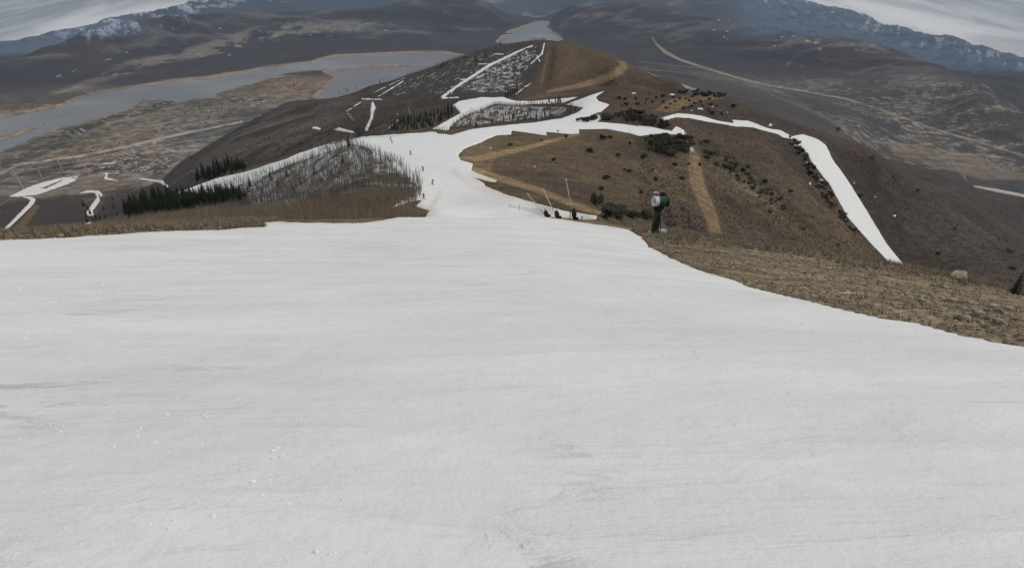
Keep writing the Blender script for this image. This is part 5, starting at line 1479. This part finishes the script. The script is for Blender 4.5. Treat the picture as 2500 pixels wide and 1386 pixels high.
def house(x, y, w_px, label, group, wall, roof, r0, flat_=False, hf=.45):
    p = hit(x, y, r0); s = px_per_m(p); w_ = w_px / s; l = w_ * rg.uniform(.55, .8); h = w_ * hf
    o = thing('house', label, 'house', p - Vector((0, 0, .6)), rg.uniform(-.5, .5), group)
    mb = MB(); mb.box((0, 0, h / 2), (w_, l, h)); obj('wall', mb.mesh('wall', M_WALLS[wall]), o)
    mb = MB(); e = w_ * .04
    if flat_:
        mb.box((0, 0, h + .3), (w_ + e, l + e, .6))
    else:
        q = h * .6
        mb.add([(-w_ / 2 - e, -l / 2 - e, h), (w_ / 2 + e, -l / 2 - e, h), (w_ / 2 + e, l / 2 + e, h), (-w_ / 2 - e, l / 2 + e, h), (-w_ / 2 - e, 0, h + q), (w_ / 2 + e, 0, h + q)], [(0, 1, 5, 4), (2, 3, 4, 5), (0, 4, 3), (1, 2, 5), (0, 3, 2, 1)])
    obj('roof', mb.mesh('roof', M_ROOFS[roof]), o)
    mb = MB(); n = max(3, int(w_ / 6))
    for k in range(n):
        mb.box((-w_ / 2 + w_ * (k + .5) / n, -l / 2 - .06, h * .55), (w_ / n * .5, .1, h * .3))
    obj('window', mb.mesh('window', M_DARK), o)
    return o


house(372, 352, 13, 'large pale barn beside the valley road', None, 0, 2, 2000)
house(421, 371, 12, 'long white shed at the edge of the parking ground', None, 0, 2, 2000, True, .2)
house(336, 359, 9, 'long white roofed hall just below the valley road', None, 0, 2, 2000, True, .3)
house(353, 367, 9, 'white shed under the two larger pale halls', None, 0, 2, 2000, True, .3)
house(325, 368, 8, 'white shed left of the white shed under the pale halls', None, 0, 2, 2000, True, .3)
house(268, 403, 26, 'long flat pale building in the base village', None, 0, 2, 2000, True, .16)
house(258, 412, 18, 'second long pale building in the base village', None, 2, 2, 2000, True, .18)
for k, (x, y) in enumerate(scatter([(285, 385), (330, 370), (400, 378), (420, 402), (400, 425), (330, 420), (290, 430), (250, 425), (262, 405)], 95, rg, 3.6)):
    house(x, y, rg.uniform(4, 8), 'small house in the crowded base village', 'houses of the base village', rg.choice((1, 2, 2, 3, 0, 0)), rg.choice((0, 1, 0, 2, 2)), 2000, rg.random() < .3)
for k, (x, y) in enumerate(scatter([(370, 300), (440, 280), (560, 240), (690, 200), (760, 196), (690, 238), (560, 285), (430, 325), (390, 330)], 75, rg, 6)):
    house(x, y, rg.uniform(3, 6), 'small pale house on the open valley floor by the lake', 'houses on the open valley floor', rg.choice((0, 0, 1, 2)), rg.choice((0, 1, 2)), 2000, rg.random() < .3)
for k, (x, y) in enumerate(scatter([(40, 400), (300, 340), (300, 352), (200, 378), (60, 420)], 14, rg, 10)):
    house(x, y, rg.uniform(3, 6), 'lone house in the fields along the valley road', 'houses along the valley road', rg.choice((0, 1, 2)), rg.choice((0, 1, 2)), 2000, False)
for k, (x, y) in enumerate(scatter([(150, 430), (190, 410), (235, 400), (245, 425), (200, 440), (160, 445)], 18, rg, 4)):
    house(x, y, rg.uniform(4, 8), 'grey lodge beside the lower ski runs', 'lodges by the lower runs', rg.choice((2, 2, 0)), rg.choice((0, 1)), 2000, rg.random() < .3)
for k, (x, y) in enumerate(scatter([(420, 440), (475, 425), (478, 452), (430, 462)], 16, rg, 4)):
    house(x, y, rg.uniform(5, 9), 'grey house beside the dark conifers below the spur', 'houses below the spur', 2, rg.choice((0, 1)), 1300)
for k, (x, y) in enumerate([(163, 329), (172, 331), (178, 334), (190, 326), (199, 317), (168, 324), (195, 330), (184, 322), (205, 322)]):
    house(x, y, rg.uniform(4, 7), 'white house among dark trees by the near shore', 'houses by the near shore', 0, rg.choice((0, 2)), 2500)
for k, (x, y) in enumerate(scatter([(2385, 387), (2430, 390), (2500, 410), (2500, 425), (2400, 398)], 22, rg, 4)):
    house(x, y, rg.uniform(3, 6), 'pale house in the town on the right valley floor', 'houses of the right hand town', rg.choice((0, 0, 1)), rg.choice((0, 2)), 2300)
for k, (x, y) in enumerate([(2234, 309), (2240, 311), (2246, 313), (2229, 304), (2252, 316), (2236, 305)]):
    house(x, y, rg.uniform(4, 7), 'pale building on the terraced pad in the right valley', 'buildings on the terraced pad', 0, 2, 2500)
for k, (x, y) in enumerate([(140, 189), (146, 187), (178, 176), (184, 173), (258, 148), (264, 147), (271, 146), (310, 130), (423, 72), (536, 71), (540, 72), (560, 136), (278, 185), (284, 182), (758, 87), (800, 90), (808, 88), (850, 75), (856, 77), (864, 74), (874, 74), (940, 76), (947, 75), (735, 62), (742, 63)]):
    house(x, y, rg.uniform(2.5, 5), 'distant whitish house on the hills across the lake', 'houses on the hills across the lake', 0, 2, 5200)
for k, (x, y) in enumerate([(1632, 67), (1755, 52), (1780, 54), (1743, 76), (1775, 79), (1768, 93), (1776, 97), (1890, 115), (1842, 83), (1640, 213), (1650, 216), (1668, 224), (1635, 208)]):
    house(x, y, rg.uniform(2.5, 5.5), 'distant whitish building on the dark hills to the right', 'buildings on the dark right hand hills', 0, 2, 3000)
# parked cars
M_CARS = [plain('car paint', c, .35, .5, .05, 1) for c in ((.55, .55, .56), (.05, .05, .06), (.2, .2, .22), (.25, .06, .05))]
car_b = []
for c in M_CARS:
    mb = MB(); mb.add([(x, y, z) for y in (-.9, .9) for x, z in ((-2.2, .35), (2.2, .35), (2.2, .85), (1.2, .95), (-2.1, .95))], [(0, 1, 2, 3, 4), (9, 8, 7, 6, 5), (0, 5, 6, 1), (1, 6, 7, 2), (2, 7, 8, 3), (3, 8, 9, 4), (4, 9, 5, 0)])
    car_b.append(mb.mesh('body', c))
mb = MB(); mb.add([(x, y * (1 if z < 1 else .82), z) for y in (-.85, .85) for x, z in ((-1.9, .95), (1.1, .95), (.4, 1.5), (-1.4, 1.5))], [(0, 1, 2, 3), (7, 6, 5, 4), (1, 5, 6, 2), (2, 6, 7, 3), (3, 7, 4, 0)]); cab = mb.mesh('cabin', M_DARK)
mb = MB(); mb.tube([(0, -.12, 0), (0, .12, 0)], [.33, .33], 12); wheel = mb.mesh('wheel', M_BLACK)
for k, (x, y) in enumerate(scatter([(392, 350), (440, 342), (478, 336), (500, 334), (500, 342), (460, 350), (430, 362), (400, 362)], 110, rg, 2.6)):
    p = hit(x, y, 2000)
    o = thing('car', 'tiny parked car on the wide grey parking ground', 'car', p, rg.choice((.5, .5, 2.07)), 'cars on the parking ground', 1.5)
    obj('body', car_b[rg.choice((0, 0, 1, 1, 2, 3))], o); obj('cabin', cab, o)
    for xx in (-1.4, 1.4):
        for yy in (-.85, .85):
            obj('wheel', wheel, o, (xx, yy, .33))
# tall thin masts standing in the village
for k, (x, y, tx, ty, lab) in enumerate([(58, 462, 41, 414, 'leftmost tall thin pale mast beside the lower ski runs'), (105, 438, 98, 416, 'short pale mast behind the lower ski runs'), (157, 424, 145, 382, 'tall pale mast in front of the dark wood'),
                                         (185, 410, 181, 394, 'small mast inside the dark wood of the village'), (221, 404, 213, 380, 'pale mast right of the dark wood'), (263, 394, 259, 372, 'rightmost thin pale mast behind the long flat building')]):
    p = hit(x, y, 1800); s = px_per_m(p); h = (y - ty) / s; dx = (tx - x) / s * .55
    o = thing('mast', lab, 'mast', p, 0, 'masts in the village')
    mb = MB(); mb.tube([(0, 0, -1), (dx * .5, 0, h * .5), (dx, 0, h)], [1.3, 1.1, .9], 6); obj('pole', mb.mesh('pole', M_POLE), o)
    mb = MB(); mb.box((dx, 0, h + .8), (4.5, 1.4, 1.6)); obj('head', mb.mesh('head', M_PALE), o)
